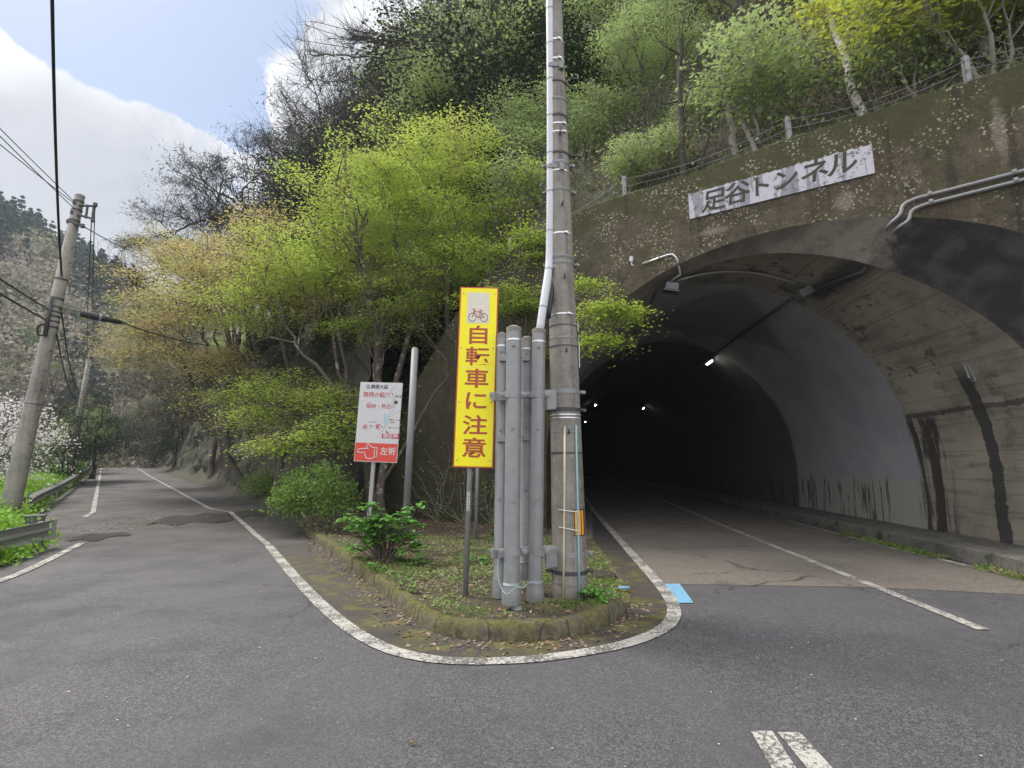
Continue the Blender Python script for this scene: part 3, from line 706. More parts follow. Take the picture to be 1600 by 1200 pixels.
# raised walkway and mossy gutter on the right
mb = MB(); Ts = [-6, 0, 4, 6, 8] + list(np.arange(9, 31, 1)) + list(range(35, 131, 5)); pr = [(6.56, -.05), (6.58, .22), (6.62, .25), (7.75, .25)]
for T in Ts: mb.v += [tuple(TL(a, T, b)) for a, b in pr]
for j in range(len(Ts) - 1):
    for k in range(3): mb.f.append((j * 4 + k, (j + 1) * 4 + k, (j + 1) * 4 + k + 1, j * 4 + k + 1))
struct(mb.build('walkway', M['kerb_plain']))
mb = MB()
for T in Ts: mb.v += [tuple(TL(a, T, .007)) for a in (6.42, 6.58)]
for j in range(len(Ts) - 1): mb.f.append((j * 2, j * 2 + 1, j * 2 + 3, j * 2 + 2))
struct(mb.build('drain_channel', M['soot']))
# name plate in the portal wall
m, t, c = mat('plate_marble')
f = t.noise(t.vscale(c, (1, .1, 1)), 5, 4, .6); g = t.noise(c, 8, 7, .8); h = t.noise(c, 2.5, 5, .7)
col = t.mix(t.step(f, .5, .53), (.44, .43, .49), (.23, .225, .27))  # vertical streaks: sunlit strips and shadow painted into the plate colour
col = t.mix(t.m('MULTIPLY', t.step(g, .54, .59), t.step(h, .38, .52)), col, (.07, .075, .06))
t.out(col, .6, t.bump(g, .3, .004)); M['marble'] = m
plate_ang = math.atan2(PD[1], PD[0])
def on_wall(o, s_, z_, out=.0):
    o.location = PW(s_, z_, -out); o.rotation_euler = (R(90), 0, plate_ang); return o
bm = bmesh.new()
def jag(n_, x0, x1, y, amp, rg): return [(x0 + (x1 - x0) * i / n_, y + (rg.uniform(-amp, 0) if 0 < i < n_ else 0)) for i in range(n_ + 1)]
rgp = np.random.default_rng(5)
pts = jag(4, -1.6, 1.6, -.285, 0, rgp) + jag(70, 1.6, -1.6, .29, .03, rgp)
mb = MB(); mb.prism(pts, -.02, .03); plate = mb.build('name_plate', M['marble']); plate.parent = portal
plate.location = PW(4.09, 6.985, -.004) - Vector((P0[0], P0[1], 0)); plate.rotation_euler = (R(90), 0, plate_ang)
# ------------------------------------------------ lettering helper
def lettering(name, text, size, m, parent, loc, offset=0.0, depth=.0015, shear=0.0, align='CENTER', sx=1.0, space=1.0, smooth=False, label=None):
    c_ = bpy.data.curves.new(name, 'FONT'); c_.body = text; c_.size = size; c_.extrude = depth; c_.offset = offset; c_.shear = shear
    c_.align_x = align; c_.align_y = 'CENTER'; c_.space_character = space; c_.resolution_u = 3; c_.space_line = .9
    tmp = bpy.data.objects.new('tmp', c_); COL.objects.link(tmp)
    bpy.context.view_layer.update()
    me = bpy.data.meshes.new_from_object(tmp.evaluated_get(bpy.context.evaluated_depsgraph_get()))
    bpy.data.objects.remove(tmp); bpy.data.curves.remove(c_); me.name = name; me.materials.clear()
    o = link(name, me, parent, m); o.location = loc; o.scale = (sx, 1, 1)
    return o
for k, (ch, sz, dx, dy, sh) in enumerate((('足', .50, -1.12, -.03, .15), ('谷', .50, -.67, -.01, .12), ('ト', .44, -.24, .0, .05), ('ン', .46, .20, .01, .1), ('ネ', .50, .68, .02, .15), ('ル', .50, 1.12, .03, .1))):
    lettering('carved_letter', ch, sz, M['plaque_text'], plate, (dx, dy, .031), offset=.008, shear=sh, depth=.003)
# ================================================================== things fixed to the tunnel
def conduit(name, label, paths, m, rad, group=None, extra=None, clampm='galv'):
    th_ = thing(name, label, 'pipe', paths[0][0], group=group)
    inv = Matrix.Translation(-Vector(paths[0][0]))
    for p in paths:
        o = MB().tube(p, rad, 12).build('tube', m, th_, smooth=1); o.matrix_parent_inverse = inv
    if extra:
        for q in extra:
            o = MB().tube([Vector(q[0]), Vector(q[1])], rad * 1.5, 12).build('clamp', M[clampm], th_, smooth=2); o.matrix_parent_inverse = inv
    return th_
def bez(pts, n=24, it=3):
    return [Vector(p) for p in smooth_line([tuple(p) for p in pts], n, it)]
pa = []
for dz, ds in ((0, 0), (-.14, .1)):
    pa.append(bez([PW(5.70 + ds, 5.64 + dz * .5, .25), PW(5.82 + ds, 5.72 + dz * .7, -.03), PW(5.98 + ds, 5.82 + dz, -.06), PW(6.0 + ds, 6.0 + dz, -.06), PW(6.22 + ds, 6.05 + dz, -.06)], 20, 4) + [PW(12.5, 6.36 + dz, -.06)])
conduit('cable_conduit', 'pair of shiny steel conduits running right across the portal wall from the arch', pa, M['galv'], .03,
        extra=[(PW(s_, 6.07 + (s_ - 6.3) * .05 + dz, -.06), PW(s_ + .05, 6.073 + (s_ - 6.3) * .05 + dz, -.06)) for s_ in (6.36, 7.4, 8.6) for dz in (0, -.14)])
conduit('cable_conduit', 'short bent steel conduit at the upper left of the arch', [[PW(1.45, 5.93, -.05), PW(1.9, 6.0, -.05)] + bez([PW(1.9, 6.0, -.05), PW(2.12, 6.03, -.05), PW(2.2, 5.85, -.04), PW(2.18, 5.62, .2)], 8)[1:] + [TL(2.4, 10.95, 5.53)]], M['galv_bright'], .022,
        extra=[(PW(s_, 5.93 + (s_ - 1.45) * .155, -.05), PW(s_ + .04, 5.935 + (s_ - 1.45) * .155, -.05)) for s_ in (1.52, 1.8)])
o = thing('wall_sensor', 'small white cable outlet on the portal wall left of the arch', 'outlet', PW(1.2, 6.07, -.04), (0, 0, plate_ang))
MB().box((0, 0, .03), (.07, .07, .12), bev=.01).build('cap', M['pvc_white'], o); MB().tube([(0, 0, -.03), (0, 0, -.1), (.05, 0, -.13)], .014, 8).build('stub', M['pvc_white'], o, smooth=1)
def jbox(lat, T, z, label, rotz=0):
    o = thing('junction_box', label, 'junction box', TL(lat, T, z), (0, R(12 if lat < 3.6 else -30), rotz), group='junction boxes under the tunnel vault')
    MB().box((0, 0, 0), (.27, .32, .16), bev=.015).build('case', M['rail_dark'], o); MB().box((0, -.02, -.095), (.33, .26, .03)).build('base_plate', M['band_dark'], o)
jbox(2.45, 11.05, 5.42, 'grey junction box hanging at the upper left of the vault', R(-10)); jbox(5.2, 11.05, 5.22, 'grey junction box at the upper right of the vault where the conduits meet', R(-10))
arc = []
for k in range(20):
    lat = 2.6 + (5.05 - 2.6) * k / 19; arc.append(TL(lat, 11.05, float(np.interp(lat, [q[0] for q in vp], [q[1] for q in vp])) - .06))
conduit('cable_conduit', 'curved pale conduit crossing under the crown between the two junction boxes', [arc], M['galv'], .022)
def vz(lat): return float(np.interp(lat, [q[0] for q in vp], [q[1] for q in vp]))
conduit('cable_conduit', 'dark conduit running deep into the tunnel from the right junction box', [[TL(5.25, T, vz(5.25) - .07) for T in (11.2, 14, 17, 20, 25, 30, 36, 42, 50)]], M['band_dark'], .035)
conduit('cable_conduit', 'dark conduit running deep into the tunnel from the left junction box', [[TL(2.2, T, vz(2.2) - .06) for T in (11.2, 14, 17, 20, 25, 30, 36, 42)]], M['band_dark'], .025)
conduit('cable_conduit', 'dark conduit joining the shiny portal conduits to the right junction box', [[PW(5.72, 5.62, .22), TL(5.6, 9.6, vz(5.6) - .06), TL(5.35, 10.9, vz(5.35) - .08)]], M['band_dark'], .035)
m = bpy.data.materials.new('lamp_glow'); m.use_nodes = True; t = NT(m.node_tree)
e = t.n('ShaderNodeEmission', {'Color': (1, .97, .8, 1), 'Strength': 14.0}); t.n('ShaderNodeOutputMaterial', {'Surface': e.outputs[0]}); M['lamp'] = m
def tlamp(lat, T, z, lab, ln=.55, rz=0.0):
    o = thing('tunnel_lamp', lab, 'lamp', TL(lat, T, z), (0, R(-25) if lat > 3.6 else R(25), -R(5.5)), group='lamps under the tunnel vault')
    MB().box((0, 0, .06), (.22, ln + .25, .08), bev=.02).build('housing', M['galv_dark'], o)
    MB().tube([(0, -ln / 2, 0), (0, ln / 2, 0)], .035, 10).build('tube', M['lamp'], o, smooth=1)
tlamp(5.2, 18.2, 5.12, 'nearest lit tunnel lamp, the brightest one under the vault')
tlamp(5.2, 33, 5.1, 'second lit lamp seen deeper inside the tunnel', .3)
tlamp(2.0, 30, 5.0, 'small lit lamp on the left side deep in the tunnel', .3)
tlamp(2.0, 42, 5.0, 'farthest lit lamp in the tunnel, a tiny dot', .3)
# fittings on the right wall
o = thing('wall_bracket', 'corroded lamp bracket on the right tunnel wall above the dark joint', 'bracket', TL(7.28, 9.75, 3.25), (0, R(-18), -R(5.5)))
MB().box((0, 0, 0), (.04, .10, .42), bev=.01).build('bracket_plate', M['galv_dark'], o); MB().tube([(-.03, 0, .15), (-.06, 0, -.12)], .02, 8).build('bracket_pipe', M['galv'], o)
# fence on top of the portal
fence = thing('wire_fence', 'wire fence with grey posts along the top of the portal wall', 'fence', PW(0, 7.6, .3))
inv = Matrix.Translation(-PW(0, 7.6, .3)); wires = [[], [], []]
for s_ in (-2.2, 1.0, 4.42, 7.12, 10):
    b = PW(s_, topz(s_) - .02, .22); L = 0.62 if s_ < 7 else .62
    mb = MB(); mb.box(b + Vector((0, 0, L / 2)), (.085, .085, L), bev=.008); o = mb.build('post', M['galv'], fence); o.matrix_parent_inverse = inv
    for k in range(3): wires[k].append(b + Vector((0, -.05, L * (.25 + .3 * k))))
for k in range(3):
    pts = []
    for a_, b_ in zip(wires[k][:-1], wires[k][1:]):
        for q in range(8): p = a_.lerp(b_, q / 8); p.z -= .10 * math.sin(math.pi * q / 8) * (1 + .4 * k); pts.append(p)
    o = MB().tube(pts, .006, 5).build('wire', M['galv_dark'], fence); o.matrix_parent_inverse = inv
# ================================================================== concrete utility pole on the island
PB = Vector((.66, 6.08, .1))
pole = thing('utility_pole', 'tall grey concrete utility pole with steel bands at the tip of the island', 'utility pole', PB)
ptop = Vector((.17 , .42, 11.5))     # offset of its top
def pole_at(z):
    k = z / 11.5; lx = -.012 * z; return Vector((lx, .0 * z, z)), .205 - .0125 * z
zz = np.linspace(-.15, 11.5, 40)
MB().tube([pole_at(z)[0] for z in zz], [pole_at(z)[1] for z in zz], 40).build('shaft', M['pole_concrete'], pole, smooth=1)
def band(zc, h, m, teeth=False, bolt=False, buckle=None):
    mb = MB(); p, r_ = pole_at(zc)
    mb.tube([p + Vector((0, 0, -h / 2)), p + Vector((0, 0, h / 2))], r_ + .004, 40)
    if teeth:
        for k in range(34):
            a_ = 2 * math.pi * k / 34; mb.box(p + Vector((math.cos(a_) * (r_ + .006), math.sin(a_) * (r_ + .006), 0)), (.012, .012, h * .55), Matrix.Rotation(a_, 3, 'Z'))
    if buckle is not None: mb.box(p + Vector((math.cos(buckle) * (r_ + .012), math.sin(buckle) * (r_ + .012), 0)), (.02, .05, h * 1.5), Matrix.Rotation(buckle, 3, 'Z'), bev=.004)
    if bolt:
        for sx_ in (-1, 1):
            mb.box(p + Vector((sx_ * (r_ + .035), -.02, 0)), (.07, .03, h * .8), bev=.004); mb.tube([p + Vector((sx_ * (r_ + .03), -.06, 0)), p + Vector((sx_ * (r_ + .03), .05, 0))], .012, 8)
    mb.build('band', m, pole)
def zpix(v, y=6.05): return A(895, v, y).z - PB.z
for v, h, mm, te, bo, bu in ((68, .018, 'galv_bright', 0, 0, -1.2), (98, .018, 'galv_bright', 0, 0, -1.2), (133, .03, 'band_dark', 1, 0, None), (160, .04, 'galv', 1, 0, None), (186, .04, 'band_dark', 1, 0, None), (199, .016, 'galv_bright', 0, 0, -1), (212, .016, 'galv_bright', 0, 0, -1),
        (244, .035, 'band_dark', 1, 0, None), (259, .05, 'galv', 1, 1, None), (272, .014, 'galv_bright', 0, 0, None), (301, .035, 'galv_dark', 1, 1, None), (369, .018, 'galv_bright', 0, 0, -1.2), (405, .035, 'galv_dark', 1, 0, None), (414, .04, 'galv', 1, 1, None), (494, .016, 'galv_bright', 0, 0, -1.2), (511, .014, 'band_dark', 0, 0, None), (530, .018, 'galv', 0, 0, None), (543, .016, 'band_dark', 0, 0, None),
        (613, .05, 'galv', 0, 1, None), (641, .045, 'band_dark', 1, 1, None), (649, .014, 'galv_bright', 0, 0, None), (654, .014, 'galv_bright', 0, 0, None), (675, .02, 'galv_dark', 0, 0, None), (708, .022, 'band_dark', 0, 0, None), (788, .012, 'galv_dark', 0, 0, None), (864, .055, 'galv', 0, 1, None), (892, .045, 'band_dark', 1, 1, None), (908, .014, 'galv_dark', 0, 0, None)):
    band(zpix(v), h, M[mm], te, bo, bu)
for v, a_ in ((218, -1.45), (328, -1.45), (440, -1.45), (553, -1.5), (678, -1.5), (118, .1), (240, .1), (46, 2.9)):
    p, r_ = pole_at(zpix(v)); d = Vector((math.cos(a_), math.sin(a_), 0))
    mb = MB(); mb.tube([p + d * r_ * .9, p + d * (r_ + (.03 if a_ < 0 else .17)), p + d * (r_ + (.035 if a_ < 0 else .18)) + Vector((0, 0, .05))], .011, 8); mb.build('step_bolt', M['band_dark'], pole, smooth=1)
p, r_ = pole_at(.0)
def pole_face(u, v):    # point on the pole surface seen at a pixel, relative to the pole
    d = Vector(ray(u, v)).normalized(); o_ = Vector((0, 0, CAM_H))
    for k in np.arange(4, 8.5, .004):
        q = o_ + d * k - PB; c_, rr = pole_at(q.z)
        if (q.xy - c_.xy).length < rr + .014: return q
    return q
gt = [pole_face(883, v) for v in (664, 760, 860, 936)]; MB().tube([pole_face(882.5, 666), pole_face(882, 760), pole_face(881, 860), pole_face(880, 938)], .012, 8).build('ground_wire_tube', M['cream_plastic'], pole, smooth=1)
MB().tube([pole_face(900, 664), pole_face(902, 760), pole_face(904, 860), pole_face(905, 936)], .013, 8).build('ground_wire_tube', M['cyan_plastic'], pole, smooth=1)
# wire ties holding the tubes
for v0, v1 in ((796, 800), (823, 829)):
    pts = [pole_face(u, v0 + (v1 - v0) * (u - 872) / 30) + Vector((0, -.012, 0)) for u in (873, 880, 888, 896, 904)]
    MB().tube(pts, .005, 6).build('wire_tie', M['galv_bright'], pole)
# reflector sheet: amber stripes on black
def wrap_sheet(name, a0, a1, z0, z1, m, off, n=8):
    mb = MB()
    for k in range(n + 1):
        a_ = a0 + (a1 - a0) * k / n
        for z in (z0, z1): p, r_ = pole_at(z); mb.v.append(tuple(p + Vector((math.cos(a_) * (r_ + off), math.sin(a_) * (r_ + off), 0))))
    for k in range(n): mb.f.append((2 * k, 2 * k + 2, 2 * k + 3, 2 * k + 1))
    return mb.build(name, m, pole)
z0, z1 = zpix(835), zpix(794)
wrap_sheet('reflector_sheet', R(-77), R(-28), z0, z1, M['black_paint'], .004)
for a0 in (-74, -61, -48): wrap_sheet('reflector_stripe', R(a0), R(a0 + 9), z0 + .012, z1 - .012, M['yellow_reflect'], .007, 3)
# small tag plates on the right edge
for v, mm, hh_ in ((512, 'pvc_white', .10), (530, 'rail', .10), (555, 'pvc_white', .32)):
    p, r_ = pole_at(zpix(v)); MB().box(p + Vector((r_ + .012, -.03, 0)), (.012, .06, hh_), bev=.003).build('tag_plate', M[mm], pole)
# ------------------------------------------------ riser pipes beside the pole
ris = thing('riser_pipes', 'cluster of four thick grey steel cable riser pipes clamped beside the concrete pole', 'pipes', (0.02, 5.75, .1))
inv = Matrix.Translation(-Vector((0.02, 5.75, .1)))
def riser(ub, vb, ut, vt, Y, d, bell=True, dark=False, name='riser_pipe'):
    b = A(ub, vb, Y); tp = A(ut, vt, Y); r_ = d / 2; mb = MB(); ax = (tp - b)
    ks = [0, .002, .025, .045, .06, .068, .075, 1] if bell else [0, 1]
    rr = [r_ * .9, r_ * 1.18, r_ * 1.25, r_ * 1.22, r_ * 1.12, r_ * 1.16, r_, r_] if bell else [r_, r_]
    mb.tube([b + ax * k for k in ks], rr, 28)
    cpt = b + ax * 1.0
    o = mb.build(name, M['galv_dark' if dark else 'galv'], ris); smooth_by_angle(o, 30); o.matrix_parent_inverse = inv
    c2 = MB().tube([tp - ax * .012, tp + ax * .004], [r_ * 1.03, r_ * 1.03], 28); c2.tube([tp + ax * .004, tp + ax * .012], [r_ * 1.03, r_ * .5], 28)
    o2 = c2.build('pipe_cap', M['bark_grey'], o); smooth_by_angle(o2, 30)
    for k in (.36, .62, .93):     # bolts
        q = b + ax * k; o3 = MB().tube([q + Vector((.0, -r_ * .95, 0)), q + Vector((0, -r_ - .03, 0))], .016, 6).build('bolt', M['galv_dark'], o)
    # small welded band near the top and seams
    o4 = MB().tube([b + ax * .952, b + ax * .958], [r_ * 1.03] * 2, 28).build('seam_ring', M['galv_bright'], o)
    return b, tp
riser(820, 905, 823, 530, 6.25, .125, True, True)
riser(779, 934, 784, 524, 5.98, .118, True)
riser(799, 944, 803, 514, 5.5, .165)
riser(836, 940, 842, 517, 5.82, .158)
q = A(804, 944, 5.5); o = MB().tube([q + Vector((0, 0, .06)), q + Vector((.01, 0, -.02)), q + Vector((.03, -.01, -.06)), q + Vector((.05, -.02, -.12))], [.05, .052, .058, .065], 18).build('pipe_stub', M['galv_dark'], ris, smooth=1); o.matrix_parent_inverse = inv
for v, lab in ((617, 0), (862, 1)):
    a_ = A(768, v + 4, 5.78); b_ = A(868, v - 3, 5.98); mb = MB()
    dv_ = (b_ - a_); ln = dv_.length; ang = math.atan2(dv_.y, dv_.x); Mx = Matrix.Rotation(ang, 3, 'Z') @ Matrix.Rotation(-math.asin(dv_.z / ln) , 3, 'Y')
    mb.box((a_ + b_) / 2, (ln, .012, .085), Mx, bev=.003); mb.box((a_ + b_) / 2 + Vector((0, .03, .04)), (ln, .06, .01), Mx)
    mb.box(A(862, v + 9, 5.96), (.16, .06, .22), Mx, bev=.01); mb.box(A(771, v + 3, 5.76), (.03, .06, .10), Mx, bev=.004)
    o = mb.build('clamp_rail', M['galv'], ris); o.matrix_parent_inverse = inv
    for (ub, ut, Y, d) in ((781, 0, 5.98, .118), (801, 0, 5.5, .165), (839, 0, 5.82, .158)):
        c_ = A(ub, v, Y); o2 = MB().tube([c_ + Vector((0, 0, -.035)), c_ + Vector((0, 0, .035))], d / 2 + .007, 26); 
        o2.box(c_ + Vector((d / 2 + .03, .0, 0)), (.06, .03, .06), bev=.003); o2.box(c_ + Vector((-d / 2 - .03, .0, 0)), (.06, .03, .06), bev=.003)
        o2.tube([c_ + Vector((d / 2 + .035, -.04, 0)), c_ + Vector((d / 2 + .035, .04, 0))], .012, 6); o2.tube([c_ + Vector((-d / 2 - .035, -.04, 0)), c_ + Vector((-d / 2 - .035, .04, 0))], .012, 6)
        oo = o2.build('u_clamp', M['galv'], o); smooth_by_angle(oo, 30)
# two more small clamps at the middle of the pipes behind
for (u_, v_, Y) in ((783, 686, 5.9), (821, 684, 6.18), (822, 560, 6.18), (786, 560, 5.9)):
    o = MB().box(A(u_, v_, Y), (.09, .05, .07), bev=.006).build('side_lug', M['galv'], ris); o.matrix_parent_inverse = inv
# green earth wire looping at the foot
gw = bez([A(781, 862, 5.7), A(776, 900, 5.6), A(790, 935, 5.35), A(805, 915, 5.35), A(818, 920, 5.3), A(822, 912, 5.3), A(843, 906, 5.5), A(835, 918, 5.5)], 40)
o = MB().tube(gw, .0035, 6).build('earth_wire', M['cyan_plastic'], ris, smooth=1); o.matrix_parent_inverse = inv
# white cable cover climbing beside the pole
cc = thing('cable_cover', 'white segmented cable cover climbing along the left of the concrete pole', 'pipe', A(842, 516, 5.82))
inv = Matrix.Translation(-A(842, 516, 5.82))
path = bez([A(843, 520, 5.82), A(850, 470, 5.85), A(857, 425, 5.95), A(859, 400, 6.0), A(860, 300, 6.0), A(860, 150, 6.0), A(859, 0, 6.0), A(858, -150, 6.0)], 60, 4)
o = MB().tube(path, .047, 20).build('cover_tube', M['pvc_white'], cc, smooth=1); o.matrix_parent_inverse = inv
for k in range(3, 58, 5): o = MB().tube([path[k], path[k] + (path[k + 1] - path[k]).normalized() * .015], .0505, 20).build('cover_joint', M['sign_grey'], cc); o.matrix_parent_inverse = inv
o = MB().tube([p + Vector((.075, .09, 0)) for p in path[2:]], .035, 12).build('cable', M['black_rubber'], cc, smooth=1); o.matrix_parent_inverse = inv
for v in (105, 262, 418):
    c_ = A(861, v, 6.0); mb = MB(); mb.box(c_ + Vector((.06, -.0, 0)), (.20, .11, .06), bev=.01); mb.tube([c_ + Vector((0, 0, -.03)), c_ + Vector((0, 0, .03))], .056, 20)
    mb.box(c_ + Vector((.13, -.04, -.02)), (.06, .07, .1), bev=.01)
    o = mb.build('bracket', M['galv_dark'], cc); o.matrix_parent_inverse = inv
# two stub pipes from the riser to the pole
# ------------------------------------------------ yellow warning sign
SB = Vector((*G(727, 931, .13), .11)); lean = R(1.4)
sg = thing('warning_sign', 'tall narrow yellow warning sign with red-brown characters on a steel post', 'sign', SB, (R(0), lean, 0))
zb = A(700, 731, SB.y).z - SB.z; zt = A(712, 451, SB.y).z - SB.z; bw = .475; bh = zt - zb
mb = MB().tube([(0, 0, -.15), (0, 0, zb + bh * .9)], .031, 24); mb.build('post', M['galv'], sg, smooth=1)
cxs = .04
bd = MB().box((cxs, -.05, (zt + zb) / 2), (bw, .022, bh), bev=.004).build('sign_board', M['sign_redbrown'], sg)
MB().box((cxs, -.0635, (zt + zb) / 2), (bw - .034, .006, bh - .034), bev=.002).build('sign_face', M['sign_yellow'], bd)
for zc in (zb + bh * .15, zb + bh * .85):
    MB().box((cxs, -.015, zc), (bw * .8, .03, .04)).build('back_bracket', M['galv_dark'], bd)
fx = Matrix.Rotation(R(90), 4, 'X')
def front(o, x, y, z): o.rotation_euler = (R(90), 0, 0); o.location = (x, y, z); return o
def zf(v): return zb + bh * (731 - v) / (731 - 451)
for ch, v in zip('自転車に注意', (529, 562.5, 597, 631, 668, 702)):
    o = lettering('sign_character', ch, .252, M['sign_redbrown'], bd, (0, 0, 0), offset=.0045); front(o, cxs + .006, -.0672, zf(v) - .012); o.scale = (1.2, .96, 1)
for bx in (-.19, .19):
    for bz in (.04, .35, .65, .96): MB().tube([(cxs + bx, -.066, zb + bh * bz), (cxs + bx, -.0705, zb + bh * bz)], .008, 8).build('bolt', M['galv_dark'], bd)
# dirty seams across the board
MB().box((cxs, -.0668, zf(580)), (bw - .036, .0012, .003)).build('seam', M['sticker'], bd)
# faded sticker with a bicycle
st_ = MB().box((cxs - .005, -.0672, zf(485)), (.27, .002, .39)).build('sticker', M['sticker'], bd)
mb = MB(); zc = zf(500)
for wx in (-.068, .072): mb.tube([(cxs - .005 + wx + math.cos(a_) * .044, -.0695, zc + math.sin(a_) * .052) for a_ in np.linspace(0, 2 * math.pi, 24, endpoint=False)], .0055, 6, closed=True)
mb.build('bicycle_wheel', M['sign_grey'], st_)
mb = MB(); B = lambda x_, z_: (cxs - .005 + x_, -.0705, zc + z_)
for a_, b_ in (((-.068, 0), (-.045, .095)), ((-.05, .07), (.03, .065)), ((-.05, .06), (.005, -.005)), ((.03, .075), (.005, -.005)), ((.005, -.005), (.072, 0)), ((.072, 0), (.03, .06)), ((-.07, .1), (-.035, .1)), ((.01, .085), (.05, .085))): mb.tube([B(*a_), B(*b_)], .004, 6)
mb.build('bicycle_frame', M['sign_text_red'], st_)
# small sticker on the post
pl = MB().box((-.002, -.0335, zpix(783, SB.y) + PB.z - SB.z), (.034, .004, .21), bev=.001).build('post_label', M['pvc_white'], sg)
for k, ch in enumerate('交通安全協会'):
    o = lettering('label_character', ch, .03, M['sign_black'], pl, (0, 0, 0), depth=.0006); front(o, -.002, -.0362, zpix(783, SB.y) + PB.z - SB.z + .083 - k * .034)
# second, mossy post standing right behind it
o = thing('steel_post', 'thin green-stained post standing right behind the yellow sign', 'post', (*G(743, 843, .13), .1), (0, R(1), 0)); 
MB().tube([(0, 0, -.1), (0, 0, 2.6)], .034, 18).build('post_tube', M['galv_dark'], o, smooth=1)
MB().tube([(0, 0, 2.6), (0, 0, 2.62)], [.036, .02], 18).build('cap', M['galv_dark'], o)
# ------------------------------------------------ map sign
MY = 9.6; MBp = A(577, 838, MY); MBp.z = .1
ms = thing('direction_sign', 'white map sign with red arrow panel on a pale post among the hydrangea', 'sign', MBp, (0, R(2.4), R(-6)))
w_ = .885 * MY / 9.6 * .93 * 1.0; zbb = A(587, 722, MY).z - MBp.z; ztt = A(595, 598, MY).z - MBp.z; h_ = ztt - zbb
MB().box((-.045, .02, zbb / 2 + .1), (.07, .05, zbb + .5), bev=.004).build('post', M['sign_grey'] if False else M['rail'], ms)
bd = MB().box((0, -.02, (ztt + zbb) / 2), (w_, .03, h_), bev=.004).build('sign_board', M['sign_white'], ms)
rh = h_ * .232
rp = MB().box((0, -.0365, zbb + rh / 2 + .008), (w_ - .02, .004, rh - .012)).build('red_panel', M['sign_red'], bd)
def MP(u, v): # board pixels in the 828x1200 zoom -> local x, z
    return ((u - (128 + (v - 85) * -.058) - 306) / 612 * w_, ztt - (v - (85 + (u - 130) * .07) + 0) / 1035 * h_)
def mt(text, u, v, size, m, parent=bd, off=.002, al='CENTER', sx=1.0, shear=0, y=-.0365):
    o = lettering('lettering', text, size, m, parent, (0, 0, 0), offset=off, depth=.0008, align=al, shear=shear); x_, z_ = MP(u, v); front(o, x_, y, z_ - size * .05); o.scale = (sx, 1, 1)
k_ = w_ / 612
mt('藤原大橋', 408, 165, 62 * k_, M['sign_black'], off=.0015)
mt('名 張', 238, 138, 24 * k_, M['sign_black'], off=.0008); mt('十津線', 238, 166, 22 * k_, M['sign_black'], off=.0008)
mt('猿飛の甌穴', 372, 268, 80 * k_, M['sign_text_red'], off=.0008)
mt('栞峠・陰石', 404, 420, 74 * k_, M['sign_text_red'], off=.0008)
mt('戻', 217, 680, 78 * k_, M['sign_text_red'], off=.001); mt('ケ', 305, 680, 60 * k_, M['sign_black'], off=.0); mt('嶽', 402, 685, 78 * k_, M['sign_text_red'], off=.001)
mt('もどりがたけ', 318, 622, 20 * k_, M['sign_black'], off=0); mt('しおり', 275, 362, 15 * k_, M['sign_black'], off=0)
mt('猿谷橋', 685, 303, 30 * k_, M['sign_black'], off=.0005)
mt('笹原キャンプ場', 640, 608, 22 * k_, M['sign_black'], off=.0003); mt('谷の家', 598, 636, 22 * k_, M['sign_black'], off=.0003); mt('足谷トンネル', 625, 708, 27 * k_, M['sign_black'], off=0)
def board_line(name, pts, r_, m, y=-.0365):
    mb = MB(); P_ = [MP(*p) for p in pts]; n_ = len(P_)
    L = resample(P_, 24); tg = np.gradient(L, axis=0); tg /= np.linalg.norm(tg, axis=1)[:, None]
    for i in range(24): nn = (-tg[i][1], tg[i][0]); mb.v += [(L[i][0] + nn[0] * r_, y, L[i][1] + nn[1] * r_), (L[i][0] - nn[0] * r_, y, L[i][1] - nn[1] * r_)]
    for i in range(23): mb.f.append((2 * i, 2 * i + 1, 2 * i + 3, 2 * i + 2))
    return mb.build(name, m, bd)
board_line('map_line', smooth_line([(640, 150), (575, 215), (570, 250), (600, 265), (610, 310), (605, 380), (632, 420), (620, 480), (560, 510), (530, 580), (510, 640), (480, 690)], 30), .0045, M['sign_grey'])
board_line('map_line', smooth_line([(735, 215), (680, 225), (640, 270), (625, 320), (622, 400), (640, 450)], 30), .0035, M['sign_grey'])
board_line('map_line', smooth_line([(690, 170), (640, 190), (600, 250)], 20), .003, M['sign_grey'])
board_line('map_line', smooth_line([(715, 490), (640, 510), (600, 550), (560, 560), (545, 640), (480, 720), (385, 830)], 30), .004, M['sign_grey'])
board_line('map_river', smooth_line([(495, 520), (495, 600), (490, 640)], 10), .022, M['sign_blue'])
mb = MB(); x_, z_ = MP(650, 378); mb.tube([(x_, -.036, z_), (x_, -.0375, z_)], 26 * k_, 20); mb.build('map_marker', M['sign_black'], bd)
for (u, v) in ((598, 268), (598, 428), (458, 690)): x_, z_ = MP(u, v); MB().tube([(x_, -.036, z_), (x_, -.0375, z_)], 9 * k_, 12).build('map_dot', M['sign_black'], bd)
x0, z1_ = MP(460, 772); x1, z0_ = MP(700, 852)
MB().box(((x0 + x1) / 2, -.037, (z0_ + z1_) / 2), (x1 - x0, .003, abs(z1_ - z0_))).build('location_label', M['sign_text_red'], bd)
a_, b_, c_ = MP(505, 730), MP(520, 775), MP(560, 775); MB().add([(a_[0], -.0372, a_[1]), (b_[0], -.0372, b_[1]), (c_[0], -.0372, c_[1])], [(0, 1, 2)]).build('location_pointer', M['sign_text_red'], bd)
mt('現在地', 580, 812, 72 * k_, M['sign_white'], y=-.0392, off=.002)
mt('左折', 552, 1008, 112 * k_, M['sign_white'], parent=rp, y=-.0392, off=.003)
